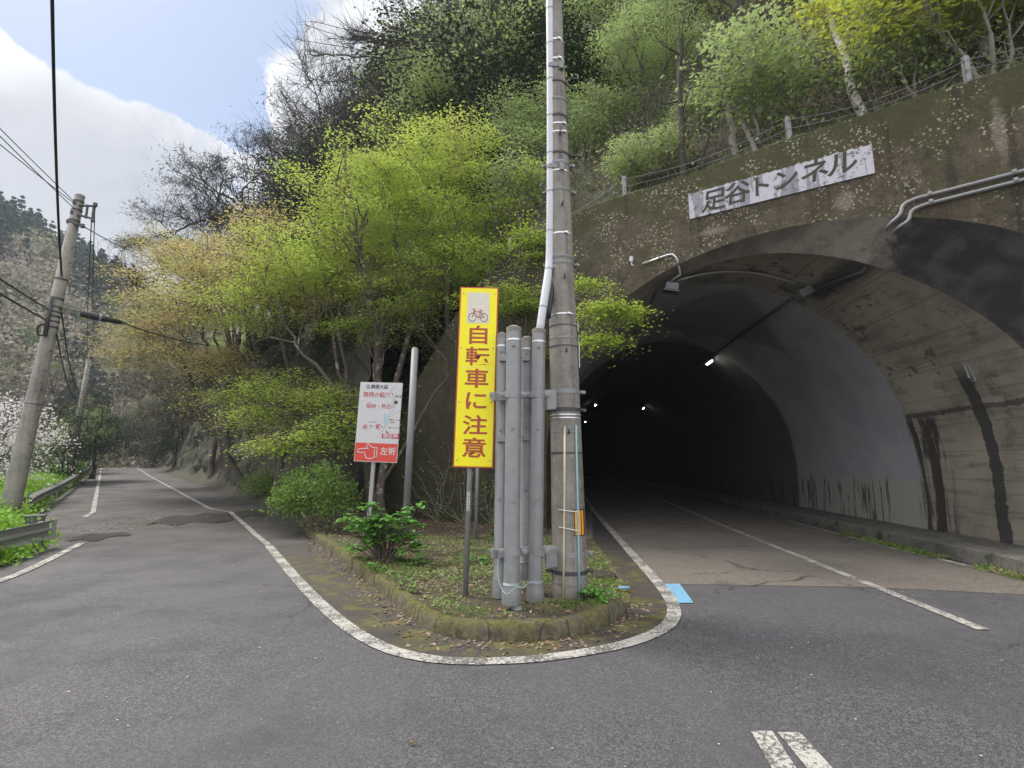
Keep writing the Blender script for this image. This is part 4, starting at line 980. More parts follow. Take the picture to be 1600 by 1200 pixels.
# pointing hand outline
hand = [(385, 955), (375, 955), (320, 945), (290, 915), (262, 900), (248, 915), (250, 945), (280, 962), (200, 958), (140, 962), (122, 980), (130, 1000), (155, 1010), (215, 1005), (240, 1075), (280, 1092), (330, 1088), (370, 1070), (395, 1075)]
P_ = [MP(*p) for p in hand] + [MP(395, 955)]
mb = MB(); mb.tube([(p[0], -.0375, p[1]) for p in P_], .0095, 8, closed=True); p1, p2 = MP(362, 965), MP(358, 1065); mb.tube([(p1[0], -.0375, p1[1]), (p2[0], -.0375, p2[1])], .008, 8)
o = mb.build('pointing_hand', M['sign_white'], rp)
# ------------------------------------------------ bare steel post
o = thing('steel_post', 'thick bare grey steel post between the map sign and the yellow sign', 'post', (*G(633, 836, .13), .1), (0, R(1.3), 0))
Yp = G(633, 836, .13)[1]; hp = A(645, 546, Yp).z
MB().tube([(0, 0, -.1), (0, 0, hp - .1)], .075, 24).build('post_tube', M['galv_dark'], o, smooth=1)
MB().tube([(0, 0, hp - .1), (0, 0, hp - .06)], [.078, .05], 24).build('cap', M['galv_dark'], o)
# ------------------------------------------------ manhole cover and blue block
q = G(934, 899, .03); mc = thing('manhole_cover', 'rusty round iron cover set in the ground behind the concrete pole', 'manhole cover', (q[0], q[1], .045))
mb = MB().tube([(0, 0, -.02), (0, 0, .012)], .26, 32); mb.build('frame', M['iron'], mc)
mb = MB()
for k in range(-5, 6): L = math.sqrt(max(.01, .22 ** 2 - (k * .042) ** 2)); mb.box((k * .042, 0, .016), (.02, 2 * L, .012), bev=.003)
mb.build('grating', M['iron'], mc)
q = G(975, 918, .06); o = MB().box((0, 0, 0), (.14, .07, .02), bev=.006).build('kerb_reflector', M['blue_paint']); o.location = (q[0], q[1], .06); tag(o, 'small pale blue plate lying on the kerb tip', 'reflector')
# ================================================================== guard rails
def wbeam(name, pts, ztop, h, m, parent, d=.06):
    """pts: list of (x,y,zbase); a W-shaped beam"""
    prof = [(0, 0), (.03, .03), (d, .07), (d, .13), (.015, .165), (.015, .19), (d, .22), (d, .28), (.03, .32), (0, .35)]
    P_ = resample(pts, 60) if len(pts) > 2 else np.array([np.array(pts[0]) + (np.array(pts[1]) - np.array(pts[0])) * k / 20 for k in range(21)])
    tg = np.gradient(P_, axis=0)[:, :2]; tg /= np.linalg.norm(tg, axis=1)[:, None]; nn = np.stack([tg[:, 1], -tg[:, 0]], 1)
    mb = MB(); K = len(prof) * 2; n_ = len(P_)
    for i in range(n_):
        ring = [(o_, z_) for o_, z_ in prof] + [(o_ - .012, z_) for o_, z_ in prof[::-1]]
        for o_, z_ in ring: mb.v.append((P_[i][0] + nn[i][0] * o_, P_[i][1] + nn[i][1] * o_, P_[i][2] + ztop - h + z_ / .35 * h))
    for i in range(n_ - 1):
        for k in range(K): mb.f.append((i * K + k, i * K + (k + 1) % K, (i + 1) * K + (k + 1) % K, (i + 1) * K + k))
    mb.f.append(tuple(range(K))); mb.f.append(tuple((n_ - 1) * K + k for k in range(K))[::-1])
    return mb.build(name, m, parent)
gr = thing('guardrail', 'near end of a grey steel guardrail at the left edge of the side road', 'guardrail', (-9.1, 10.2, 0), group='guardrails along the side road')
inv = Matrix.Translation(-Vector((-9.1, 10.2, 0)))
e1 = A(84, 812, 10.25); e0 = A(0, 829, 8.55); dd = (e0 - e1)
pts = [tuple(e1 - Vector((0, 0, .34))), tuple(e1 + dd - Vector((0, 0, .34))), tuple(e1 + dd * 3.4 - Vector((0, 0, .34)))]
o = wbeam('beam', [(p[0], p[1], p[2]) for p in pts], .34, .34, M['rail'], gr, .07); o.matrix_parent_inverse = inv
mb = MB(); mb.box(e1 + Vector((.0, .03, -.17)), (.03, .09, .37), bev=.01); o = mb.build('end_plate', M['rail'], gr); o.matrix_parent_inverse = inv
for k in (.12, 1.15, 2.2, 3.2):
    c_ = e1 + dd * k + Vector((-.12, 0, 0)); o = MB().tube([(c_.x, c_.y, -.4), (c_.x, c_.y, c_.z - .02)], .06, 14).build('post', M['rail'], gr); smooth_by_angle(o); o.matrix_parent_inverse = inv
gf = thing('guardrail', 'long weathered guardrail winding away along the side road to the bend', 'guardrail', (-13.6, 15, 0), group='guardrails along the side road')
inv = Matrix.Translation(-Vector((-13.6, 15, 0)))
fp = [(-13.1, 14.2, .12), (-13.75, 15.0, .13), (-14.7, 16.2, .15), (-16.2, 18.3, .2), (-19.4, 22.6, .3), (-23.9, 28.5, .45), (-31.5, 38.5, .68), (-41, 50.5, 1.1), (-50.3, 62, 1.5), (-55.5, 70, 1.75), (-57.5, 76, 1.95), (-56.5, 79, 2.05)]
fpl = [tuple(p) for p in smooth_line(fp, 90, 2)]
o = wbeam('beam', fpl, .62, .33, M['rail'], gf, .075); o.matrix_parent_inverse = inv
L = resample(fp, 40)
for i, p in enumerate(L[:39]):
    o = MB().tube([(p[0] - .12, p[1] - .05, p[2] - .6), (p[0] - .12, p[1] - .05, p[2] + .6)], .065, 10).build('post', M['rail_dark'], gf); smooth_by_angle(o); o.matrix_parent_inverse = inv
# low dark delineator box where the two rails meet
o = thing('anchor_block', 'dark steel anchor box between the two guardrails', 'guardrail post', A(54, 815, 11.2) + Vector((0, 0, -.45)), (0, 0, R(35)))
MB().box((0, 0, .25), (.32, .2, .6), bev=.02).build('box', M['rail_dark'], o); MB().box((0, 0, .57), (.36, .24, .04), bev=.01).build('lid', M['rail_dark'], o)
# ================================================================== leaning pole on the left and its wires
LB = A(20, 775, 13.0); LT = A(125, 307, 13.0); dirp = (LT - LB); LB2 = LB - dirp * .12
lp = thing('utility_pole', 'leaning grey concrete utility pole behind the guardrail at the left edge', 'utility pole', LB2)
inv = Matrix.Translation(-LB2)
def lpa(v): return LB + dirp * ((775 - v) / 468.0)
mb = MB().tube([LB2, LB, LT], [.215, .2, .11], 30); o = mb.build('shaft', M['pole_concrete'], lp, smooth=1); o.matrix_parent_inverse = inv
mb = MB().tube([LT, LT + dirp.normalized() * .05], [.118, .09], 24); o = mb.build('cap', M['galv_dark'], lp); o.matrix_parent_inverse = inv
def lband(v, h, mm='band_dark', k=1.0):
    c_ = lpa(v); u_ = dirp.normalized(); r_ = .2 - .09 * (775 - v) / 468; o = MB().tube([c_ - u_ * h / 2, c_ + u_ * h / 2], r_ * 1.06 * k, 24).build('band', M[mm], lp); o.matrix_parent_inverse = inv
for v, h in ((316, .05), (331, .05), (349, .06), (446, .05), (477, .06), (490, .04), (498, .04), (505, .05), (513, .04), (522, .05), (640, .02)): lband(v, h)
mb = MB(); a1, a2 = A(116, 321, 12.95), A(149, 322, 12.95); b1, b2 = A(112, 333, 12.95), A(146, 342, 12.95)
mb.tube([a1, a2], .03, 8); mb.tube([b1, b2], .03, 8); mb.tube([A(137, 320, 12.95), A(134, 341, 12.95)], .028, 8); mb.tube([A(148, 318, 12.95), A(144, 346, 12.95)], .035, 8); mb.tube([A(106, 345, 12.9), A(131, 354, 12.95)], .04, 8)
for (u, v) in ((117, 317), (149, 320), (145, 344), (113, 332), (107, 346), (129, 353)): mb.tube([A(u, v - 2.5, 12.9), A(u, v + 2.5, 12.9)], [.05, .05], 10)
o = mb.build('crossarm', M['band_dark'], lp); o.matrix_parent_inverse = inv
for v in (395, 420, 560, 590, 620, 650, 700): c_ = lpa(v); o = MB().tube([c_, c_ + Vector((.28, -.1, 0))], .012, 6).build('step_bolt', M['band_dark'], lp); o.matrix_parent_inverse = inv
gl = bez([A(74, 505, 12.8), A(58, 508, 12.7), A(58, 525, 12.7), A(72, 522, 12.8)], 16); o = MB().tube(gl, .03, 8).build('cable_loop', M['black_rubber'], lp, smooth=1); o.matrix_parent_inverse = inv
o = MB().tube([A(80, 465, 12.78), A(70, 525, 12.8)], .05, 10).build('cable_drop', M['band_dark'], lp, smooth=1); o.matrix_parent_inverse = inv
# far pole by the road
FBs = A(116, 700, 33); FTp = A(139, 562, 33)
fpn = thing('utility_pole', 'thin distant utility pole beyond the leaning one', 'utility pole', FBs - (FTp - FBs) * .3)
o = MB().tube([FBs - (FTp - FBs) * .3, FTp], [.22, .13], 16).build('shaft', M['pole_concrete'], fpn, smooth=1); o.matrix_parent_inverse = Matrix.Translation(-(FBs - (FTp - FBs) * .3))
def wire(a_, b_, sag, r_, label, group='overhead wires at the left', n=16, name='overhead_wire', ext=0.0):
    a_, b_ = Vector(a_), Vector(b_); b2_ = b_ + (b_ - a_) * ext; pts = []
    for k in range(n + 1):
        p = a_.lerp(b2_, k / n); p.z -= sag * 4 * (k / n) * (1 - k / n); pts.append(p)
    o = MB().tube(pts, r_, 6).build(name, M['black_rubber'], smooth=1); tag(o, label, 'wire', group); return o
wire(lpa(443), A(88, 0, 7.0), .45, .024, 'thick black cable rising from the leaning pole out of the top of the picture', ext=.6)
wire(A(117, 316, 12.95), A(0, 197, 9.5), .05, .010, 'highest of the three thin wires left of the leaning pole top', ext=1.5)
wire(A(118, 328, 12.95), A(0, 209, 9.5), .05, .010, 'middle of the three thin wires left of the leaning pole top', ext=1.5)
wire(A(116, 318, 12.9), A(0, 222, 9.6), .05, .010, 'lowest of the three thin wires left of the leaning pole top', ext=1.5)
wire(A(70, 499, 12.8), A(0, 457, 9.0), .02, .022, 'black cable leaving the picture left at the middle of the leaning pole', ext=1.0)
wire(A(76, 484, 12.8), A(0, 434, 9.0), .02, .018, 'thinner upper cable leaving the picture left at the middle of the leaning pole', ext=1.0)
wire(A(131, 354, 12.95), A(215, 393, 20), .1, .014, 'thin wire from the top bracket to the trees on the right', ext=.4)
wire(A(148, 330, 12.95), FTp + Vector((.6, 0, 0)), 1.3, .012, 'right one of the paired wires sagging from the top bracket to the far pole')
wire(A(143, 345, 12.95), FTp + Vector((.2, 0, -.3)), 1.5, .012, 'left one of the paired wires sagging from the top bracket to the far pole')
wire(A(95, 480, 12.9), FTp + Vector((-.1, 0, -2.0)), .8, .02, 'cable from the middle of the leaning pole to the far pole, the steeper one')
wire(A(88, 520, 12.9), FTp + Vector((-.3, 0, -2.6)), .6, .02, 'cable from under the bands of the leaning pole to the far pole, the lower one')
c0, c1 = A(125, 489, 12.6), A(190, 504, 13.2)
cs = thing('cable_splice', 'long dark cable splice sleeve hanging on the wire right of the leaning pole', 'cable splice', c0)
inv = Matrix.Translation(-c0); o = MB().tube([c0, c0 + (c1 - c0) * .02, c0 + (c1 - c0) * .04, c0 + (c1 - c0) * .62, c0 + (c1 - c0) * .66, c1, c1 + (c1 - c0) * .02], [.05, .085, .09, .085, .07, .055, .02], 18).build('sleeve', M['black_rubber'], cs, smooth=1); o.matrix_parent_inverse = inv
o = MB().tube([c0 + (c1 - c0) * .45, c0 + (c1 - c0) * .5], .093, 18).build('collar', M['galv_dark'], cs); o.matrix_parent_inverse = inv
wire(A(98, 482, 12.9), c0 + Vector((0, 0, .03)), .0, .01, 'short thin strand from the leaning pole to the splice sleeve')
wire(c1, A(330, 540, 20), .1, .02, 'cable from the splice sleeve into the tan leaves')
HAZE = .0006
# ================================================================== trees
def crown_points(ells, n, rg, shell=.55, gap=.0):
    """points inside a union of ellipsoids (cx,cy,cz,rx,ry,rz,weight), denser toward the shell"""
    w_ = np.array([e[6] if len(e) > 6 else 1 for e in ells], float); w_ /= w_.sum(); out = []
    while len(out) < n:
        e = ells[rg.choice(len(ells), p=w_)]
        d = rg.normal(size=3); d /= np.linalg.norm(d); r_ = (shell + (1 - shell) * rg.random()) if rg.random() < .75 else rg.random() ** .5
        p = np.array(e[:3]) + d * r_ * np.array(e[3:6])
        if gap and math.sin(p[0] * 1.7 + 1.1 * math.sin(p[2] * 1.3)) + math.sin(p[1] * 1.5 + 2 * p[2]) + math.sin(p[2] * 2.3 + p[0]) > 3 - gap * 3: continue
        out.append(p)
    return np.array(out)
def branches(mb, node, ndir, pts, rg, r0, k=3, frac=.5, nside=6, bend=.35, gnarl=.06, minr=.006, N0=None, tips=None):
    N0 = N0 or len(pts)
    if len(pts) == 1:
        tg = pts[0]; r1 = max(minr, r0 * (1 / N0) ** .5)
        seg(mb, node, ndir, tg, r1 * 1.25, minr * .6, rg, nside, bend, gnarl)
        if tips is not None: tips.append((tg, (tg - node) / (np.linalg.norm(tg - node) + 1e-6)))
        return
    kk = min(k if rg.random() < .7 else 2, len(pts))
    seeds = pts[rg.choice(len(pts), kk, replace=False)]
    for _ in range(2):
        lab = np.argmin(((pts[:, None] - seeds[None]) ** 2).sum(2), 1)
        seeds = np.array([pts[lab == i].mean(0) if (lab == i).any() else seeds[i] for i in range(kk)])
    for i in range(kk):
        g_ = pts[lab == i]
        if not len(g_): continue
        if len(g_) == len(pts): g2 = g_[:len(g_) // 2], g_[len(g_) // 2:]
        else: g2 = (g_,)
        for gg in g2:
            c_ = gg.mean(0); f_ = frac * rg.uniform(.75, 1.25); tg = node + (c_ - node) * (f_ if len(gg) > 1 else .6)
            if len(gg) == 1: tg = gg[0]
            ra = max(minr, r0 * (len(gg) / N0) ** .5); rb = ra * .82
            nd = seg(mb, node, ndir, tg, ra, rb, rg, nside if ra > .03 else max(3, nside - 2), bend, gnarl)
            if len(gg) > 1: branches(mb, tg, nd, gg, rg, r0, k, frac, nside, bend, gnarl, minr, N0, tips)
            elif tips is not None: tips.append((tg, nd))
def seg(mb, a, d0, b, ra, rb, rg, nside, bend, gnarl):
    L = np.linalg.norm(b - a)
    if L < 1e-4: return d0
    c_ = a + d0 * L * bend; n = 4 if ra > .02 else 3; pts = []
    for i in range(n + 1):
        t_ = i / n; p = (1 - t_) ** 2 * a + 2 * t_ * (1 - t_) * c_ + t_ ** 2 * b
        if 0 < i < n: p = p + rg.normal(size=3) * L * gnarl
        pts.append(p)
    fast_tube(mb, pts, np.linspace(ra, rb, n + 1), nside)
    e = pts[-1] - pts[-2]; return e / (np.linalg.norm(e) + 1e-6)
def fast_tube(mb, pts, rad, n):
    P_ = np.asarray(pts); b0 = len(mb.v); k = len(P_); tt = P_[-1] - P_[0]; tt = tt / (np.linalg.norm(tt) + 1e-9)
    up = np.array([0, 0, 1.0]) if abs(tt[2]) < .9 else np.array([1.0, 0, 0]); x = np.cross(tt, up); x /= np.linalg.norm(x); y_ = np.cross(tt, x)
    a_ = np.arange(n) * 2 * math.pi / n; ring = np.cos(a_)[:, None] * x + np.sin(a_)[:, None] * y_
    for i in range(k): mb.v += [tuple(q) for q in (P_[i] + ring * rad[i])]
    for i in range(k - 1):
        for j in range(n): mb.f.append((b0 + i * n + j, b0 + i * n + (j + 1) % n, b0 + (i + 1) * n + (j + 1) % n, b0 + (i + 1) * n + j))
def spray_leaves(tips, per, rad, flat, size, rg, lflat=.7, asp=.55, back=.3, droop=0.0, thin=0.0):
    out = []
    for p, d in tips:
        n = max(1, int(per * rg.uniform(.4, 1.5)))
        q = rg.normal(size=(n, 3)) * rad * np.array([1, 1, flat]) * rg.uniform(.7, 1.25)
        # droop toward the rim of each spray
        q[:, 2] -= .12 * (q[:, 0] ** 2 + q[:, 1] ** 2) / (rad + 1e-6)
        out.append(p - d * rad * back + q)
    return leafV(np.concatenate(out), size, rg, lflat, asp, droop)
def twigs(mb, tips, n, L, rg, r_=.005, up=.25, nseg=2, sides=3, spread=.9):
    for p, d in tips:
        for _ in range(max(1, int(n * rg.uniform(.6, 1.4)))):
            v = d + rg.normal(size=3) * spread; v[2] += up; v /= np.linalg.norm(v); l = L * rg.uniform(.4, 1.2)
            a_ = p - d * L * rg.uniform(0, .5); m_ = a_ + v * l * .5 + rg.normal(size=3) * l * .08; b_ = m_ + (v + rg.normal(size=3) * .35) * l * .5
            fast_tube(mb, [a_, m_, b_], [r_, r_ * .7, r_ * .35], sides)
def tree(name, label, cat, base, ells, n, leaf, bk, seed, trunk_r=.14, fork=None, group=None, per=60, rad=.5, flat=.3, size=.06, lflat=.7, k=3, frac=.5, tw=3, twL=.5, shell=.5, gap=.0, asp=.55, bend=.35, gnarl=.06, stems=None, droop=0.0, nside=7, twr=.005, tup=.25, labelparts=None, leaf2=None, zcut=None):
    """everything local to the base"""
    rg = np.random.default_rng(seed); base = Vector(base)
    root = thing(name, label, cat, base, group=group)
    pts = crown_points(ells, n, rg, shell, gap)
    if zcut is not None: pts = pts[pts[:, 2] > zcut]
    mb = MB(); tips = []
    stems = stems or [(fork or (0, 0, min(p[2] for p in pts) * .6 + .3), trunk_r, (0, 0, 0))]
    heads = np.array([s_[0] for s_ in stems], float)
    lab = np.argmin(((pts[:, None] - heads[None]) ** 2 * np.array([1, 1, .25])).sum(2), 1)
    for i, (hd, r_, b0) in enumerate(stems):
        g_ = pts[lab == i]; hd = np.array(hd, float); b0 = np.array(b0, float)
        m1 = b0 + (hd - b0) * .35 + rg.normal(size=3) * .04 * np.linalg.norm(hd - b0); m2 = b0 + (hd - b0) * .7 + rg.normal(size=3) * .04 * np.linalg.norm(hd - b0)
        up_ = np.array([0, 0, 1.0])
        fast_tube(mb, [b0 - up_ * .4, b0, b0 + (m1 - b0) * .15, m1, m2, hd], [r_ * 1.7, r_ * 1.5, r_ * 1.18, r_, r_ * .92, r_ * .85], 12)
        if len(g_):
            d0 = (hd - m2) / np.linalg.norm(hd - m2); branches(mb, hd, d0, g_, rg, r_ * .85, k, frac, nside, bend, gnarl, .006, None, tips)
    if tw: twigs(mb, tips, tw, twL, rg, twr, tup)
    mb.build('trunk', M[bk], root, smooth=1)
    if per:
        V = spray_leaves(tips, per, rad, flat, size, rg, lflat, asp, .3, droop)
        if leaf2:
            sel = rg.random(len(V)) < .5; quads_mesh('crown', V[~sel], M[leaf], root); quads_mesh('blossom', V[sel], M[leaf2], root)
        else: quads_mesh('crown', V, M[leaf], root)
    return root
def Lp(base, u, v, Y):  # local point of something seen at a pixel
    p = A(u, v, Y) - Vector(base); return (p.x, p.y, p.z)
def hb(x, y, d=.05): return (x, y, hill(x, y) - d)
# ---- big lime maple behind the map sign
b = (-4.15, 14.0, .1)
def el(u, v, Y, rx, ry, rz, w_=1.0): return (*Lp(b, u, v, Y), rx, ry, rz, w_)
tree('maple_tree', 'big lime green maple behind the map sign, its crown the tallest on the hill foot', 'tree', b,
     [el(640, 300, 15.2, 3.2, 2.6, 2.4, 3), el(700, 235, 15.5, 1.9, 2, 1.5, 1.2), el(560, 330, 15, 2.4, 2.4, 1.9, 2.2), el(500, 420, 15, 2.0, 2.0, 1.1, 1.2), el(690, 400, 15.5, 2.2, 1.8, 1.5, 1.5), el(590, 440, 14.6, 2.5, 1.7, 1.0, .9)],
     390, 'lf_maple', 'bark_lichen', 21, .15, per=175, rad=.42, flat=.28, size=.075, tw=5, twL=.55, gap=.05, shell=.3,
     stems=[(Lp(b, 592, 560, 14.2), .13, (.45, .1, 0)), (Lp(b, 540, 600, 14.6), .10, (.35, .2, 0)), (Lp(b, 640, 520, 14.6), .09, (.5, 0, 0))])
# ---- slanting lichen-covered maple with dark olive skirts
b = (-4.35, 13.3, .1)
tree('maple_tree', 'leaning maple with lichen-patched trunk left of the map sign, olive skirt of leaves', 'tree', b,
     [el(470, 400, 15, 2.2, 2, 1.5, 1.6), el(400, 470, 16, 2.2, 2, 1.0, 1.4), el(470, 690, 13.2, 1.6, 1.0, .45, 1.2), el(540, 660, 13.4, 1.2, 1.0, .5, .8), el(400, 650, 14.5, 1.3, 1, .45, .8), el(440, 600, 15, 1.7, 1.2, .5, .8), el(500, 620, 14, 1.3, 1, .45, .8), el(350, 620, 16, 1.4, 1, .5, .5)],
     330, 'lf_maple', 'bark_lichen', 22, .15, per=120, rad=.42, flat=.22, size=.07, tw=5, twL=.6, shell=.35,
     stems=[(Lp(b, 505, 700, 13.5), .14, (0, 0, 0)), (Lp(b, 520, 650, 13.8), .09, (.1, .2, 0))])
# ---- lichen trunk just behind the sign post leaning left
b = (-3.25, 13.1, .1)
tree('maple_tree', 'thin maple between the map sign and the bare post, trunk leaning left', 'tree', b,
     [el(600, 500, 13.8, 1.3, 1.2, .8), el(660, 520, 13.9, 1.1, 1, .5, .6), el(560, 620, 13.6, .9, .8, .4, .5), el(650, 430, 14.2, 1.5, 1, .8)], 90, 'lf_olive', 'bark_lichen', 23, .11, per=70, rad=.36, flat=.25, size=.065, tw=5, twL=.6,
     stems=[(Lp(b, 596, 690, 13.2), .10, (0, 0, 0)), (Lp(b, 700, 590, 13.3), .035, (-.15, 0, .8))])
# ---- tan and lime maples along the side road
def road_tree(y, off, **kw):
    x = F0[0] - (y - F0[1]) * .79 + off; return (x, y, zl(y) + .3 + max(0, off) * .6)
b = road_tree(19.5, .6)
tree('maple_tree', 'wide maple leaning over the side road with mixed lime and tan leaves', 'tree', b,
     [el(430, 440, 18, 2.6, 2.3, 1.2, 2), el(350, 430, 18.5, 2.6, 2.2, 1.5, 2), el(300, 480, 18, 2.2, 2, 1.3, 1.5), el(420, 370, 19, 2.2, 2, 1.4, 1.3), el(330, 560, 18.5, 2.2, 1.6, .7, .8)],
     280, 'lf_maple_tan', 'bark', 24, .17, per=150, rad=.46, flat=.24, size=.08, tw=4, twL=.6, shell=.3, gap=.1,
     stems=[(Lp(b, 450, 600, 19), .14, (0, 0, 0)), (Lp(b, 420, 640, 19), .1, (-.2, .2, 0))])
b = road_tree(24, .4)
tree('maple_tree', 'tan budding maple reaching farthest left over the side road', 'tree', b,
     [el(250, 470, 22, 2.8, 2.4, 1.9, 2), el(215, 530, 22.5, 2.0, 2, 1.5, 1.4), el(320, 400, 23, 2.8, 2.2, 1.9, 1.4), el(260, 390, 24, 1.8, 2, 1.5, .7), el(280, 560, 22, 2.4, 2, 1.0, 1)],
     260, 'lf_maple_tan', 'bark', 25, .17, per=150, rad=.5, flat=.26, size=.085, tw=4, twL=.7, shell=.3, gap=.1, stems=[(Lp(b, 345, 620, 23.5), .15, (0, 0, 0)), (Lp(b, 300, 600, 24), .1, (-.1, .3, 0))])
b = road_tree(31, .5)
tree('budding_tree', 'rust-brown budding tree low over the bend of the side road', 'tree', b,
     [el(240, 600, 28, 2.6, 2.5, 1.8, 2), el(300, 640, 27, 3.2, 2.5, 1.2, 1), el(270, 560, 30, 2.5, 2.5, 1.8)], 170, 'lf_brown', 'bark', 26, .16, per=45, rad=.6, flat=.5, size=.08, tw=8, twL=.9, shell=.3)
# ---- bright maple hanging over the wing wall
b = (-1.7, 15.0, hill(-1.7, 15.0) - .1)
tree('maple_tree', 'bright yellow-green maple hanging over the wing wall behind the yellow sign', 'tree', b,
     [el(800, 470, 12.2, 1.5, 1.0, .5, 1.5), el(760, 410, 13, 1.7, 1.2, .6, 1.5), el(720, 350, 14, 1.9, 1.5, .9, 1.4), el(830, 380, 12.4, .8, 1, .8, 1), el(820, 545, 11.6, .7, .6, .3, .5), el(960, 485, 9.7, .62, .5, .16, .6), el(935, 535, 9.6, .3, .35, .14, .28), el(915, 440, 10.2, .4, .4, .12, .2), el(640, 480, 13.8, .9, .8, .4, .4), el(560, 510, 14, .9, .8, .35, .3), el(800, 300, 14, 1.4, 1.4, 1.2, 1)],
     290, 'lf_maple_bright', 'bark', 27, .14, per=130, rad=.30, flat=.2, size=.06, tw=4, twL=.45, shell=.3, stems=[(Lp(b, 770, 470, 14.2), .12, (0, 0, 0)), (Lp(b, 820, 440, 13), .08, (.3, -.2, 0)), (Lp(b, 700, 420, 14.6), .09, (-.2, 0, 0))])
# ---- prototype trees for the slopes (built once, then copied)
def E0(*a): return a
protos = {}
def proto(key, *a, **kw): protos[key] = [tree(*a, **kw), 0]; return protos[key]
G_ = 'trees on the slope above the tunnel and road'
H0 = (0, 0, 0)
proto('pale', 'slope_tree', 'x', 'tree', H0, [E0(0, 0, 6.3, 2.4, 2.4, 2.6, 2), E0(1.3, .5, 5.0, 2, 2, 1.6, 1), E0(-1.5, -.4, 5.6, 1.8, 1.8, 1.6, 1), E0(.3, -.8, 3.4, 1.8, 1.6, 1.0, .6)], 110, 'lf_pale', 'bark_dark', 41, .11, per=125, rad=.5, flat=.4, size=.10, tw=3, twL=.8, group=G_, gap=.25, shell=.3)
proto('lime', 'slope_tree', 'x', 'tree', H0, [E0(0, 0, 5.4, 2.8, 2.6, 1.8, 2), E0(1.6, .3, 4.2, 2, 2, 1, 1), E0(-1.6, -.4, 4.4, 1.9, 1.8, 1.1, 1), E0(0, 0, 7, 1.5, 1.5, 1.1)], 130, 'lf_maple', 'bark', 42, .11, per=110, rad=.46, flat=.28, size=.085, tw=3, twL=.7, group=G_, gap=.2, shell=.3)
proto('yellow', 'slope_tree', 'x', 'tree', H0, [E0(0, 0, 2.6, 1.8, 1.6, 1.3, 2), E0(1.0, .3, 2.0, 1.3, 1, .8, 1), E0(-1.1, -.2, 1.9, 1.2, 1, .8, 1)], 110, 'lf_yellow', 'bark_grey', 43, .05, per=70, rad=.34, flat=.35, size=.085, tw=6, twL=.7, group=G_, gap=.2, stems=[((.1, 0, .9), .04, (0, 0, 0)), ((-.3, .1, .8), .035, (-.1, 0, 0)), ((.4, .1, .8), .035, (.15, 0, 0))])
proto('sapling', 'sapling', 'x', 'tree', H0, [E0(0, 0, 1.5, .9, .9, .9, 2), E0(.5, .2, 1.1, .6, .6, .6, 1)], 60, 'lf_pale', 'bark_grey', 143, .025, per=60, rad=.26, flat=.5, size=.085, tw=4, twL=.5, group=G_, stems=[((.1, 0, .5), .025, (0, 0, 0)), ((-.2, .1, .4), .02, (-.1, 0, 0))])
proto('bare', 'bare_tree', 'x', 'tree', H0, [E0(0, 0, 6.8, 3.0, 3.0, 2.8, 2), E0(1.7, 0, 5.4, 2.2, 2, 1.8), E0(-1.7, .4, 5.2, 2.2, 2, 1.8)], 150, 'lf_brown', 'bark_dark', 44, .15, per=10, rad=.5, flat=.8, size=.06, tw=11, twL=1.1, group=G_, shell=.2, twr=.009)
proto('dark', 'evergreen_tree', 'x', 'tree', H0, [E0(0, 0, 5.6, 2.4, 2.4, 2.6, 2), E0(1.2, 0, 4.2, 2, 2, 1.8), E0(-1.3, .4, 3.8, 2, 2, 1.8), E0(0, 0, 2.4, 2, 2, 1.2)], 130, 'lf_dark', 'bark_dark', 45, .14, per=100, rad=.55, flat=.45, size=.13, tw=2, twL=.6, group=G_, shell=.5)
proto('pine', 'pine_tree', 'x', 'tree', H0, [E0(0, 0, 8.2, 2.2, 2.2, 1.6, 1.5), E0(2.2, 0, 6.4, 1.8, 1.4, .7), E0(-2.1, .5, 5.9, 1.9, 1.5, .7), E0(.5, -1.6, 5.2, 1.7, 1.4, .6), E0(-.8, 1.4, 7.2, 1.8, 1.5, .7), E0(-3.0, -.5, 7.0, 1.2, 1.2, .5, .6)], 100, 'lf_pine', 'bark_dark', 46, .17, per=85, rad=.36, flat=.35, size=.13, tw=8, twL=.6, asp=.16, group=G_, lflat=.1, shell=.4, twr=.008)
USED = set()
def uniq(key, tail, rg):
    ws = list(words[key]); rg.shuffle(ws)
    for w_ in ws + [a_ + ' ' + b_ for a_ in ws for b_ in ws if a_ != b_]:
        l_ = f'{w_} {KIND[key]} {tail}'
        if l_ not in USED: USED.add(l_); return l_
    return l_
def column(q):
    return next(n_ for lim, n_ in ((8, 'at the left edge'), (16, 'over the far road'), (24, 'over the side road'), (31, 'left of the lime maple'), (37, 'above the map sign'), (42, 'above the bare post'), (48, 'above the yellow sign'), (54, 'left of the tall pole'), (60, 'just right of the tall pole'), (67, 'above the small conduit'), (73, 'above the plate left end'), (79, 'above the name plate'), (85, 'above the plate right end'), (92, 'right of the name plate'), (999, 'at the top right corner')) if q < lim)
def put(key, x, y, s=1.0, rz=None, label='', z=None, tilt=(0, 0), grp=None, sz=None):
    p = protos[key]; o = p[0] if p[1] == 0 else copy_tree(p[0]); p[1] += 1
    o.location = (x, y, (hill(x, y) - .15) if z is None else z)
    o.rotation_euler = (tilt[0], tilt[1], R(rz) if rz is not None else float(rng.uniform(0, 6.28))); o.scale = (s, s, sz or s)
    o['label'] = label
    if grp: o['group'] = grp
    return o
KIND = {'pale': 'pale green tree', 'lime': 'lime green tree', 'yellow': 'yellow-green shrubby tree', 'bare': 'bare grey tree', 'dark': 'dark evergreen tree', 'pine': 'dark pine tree'}
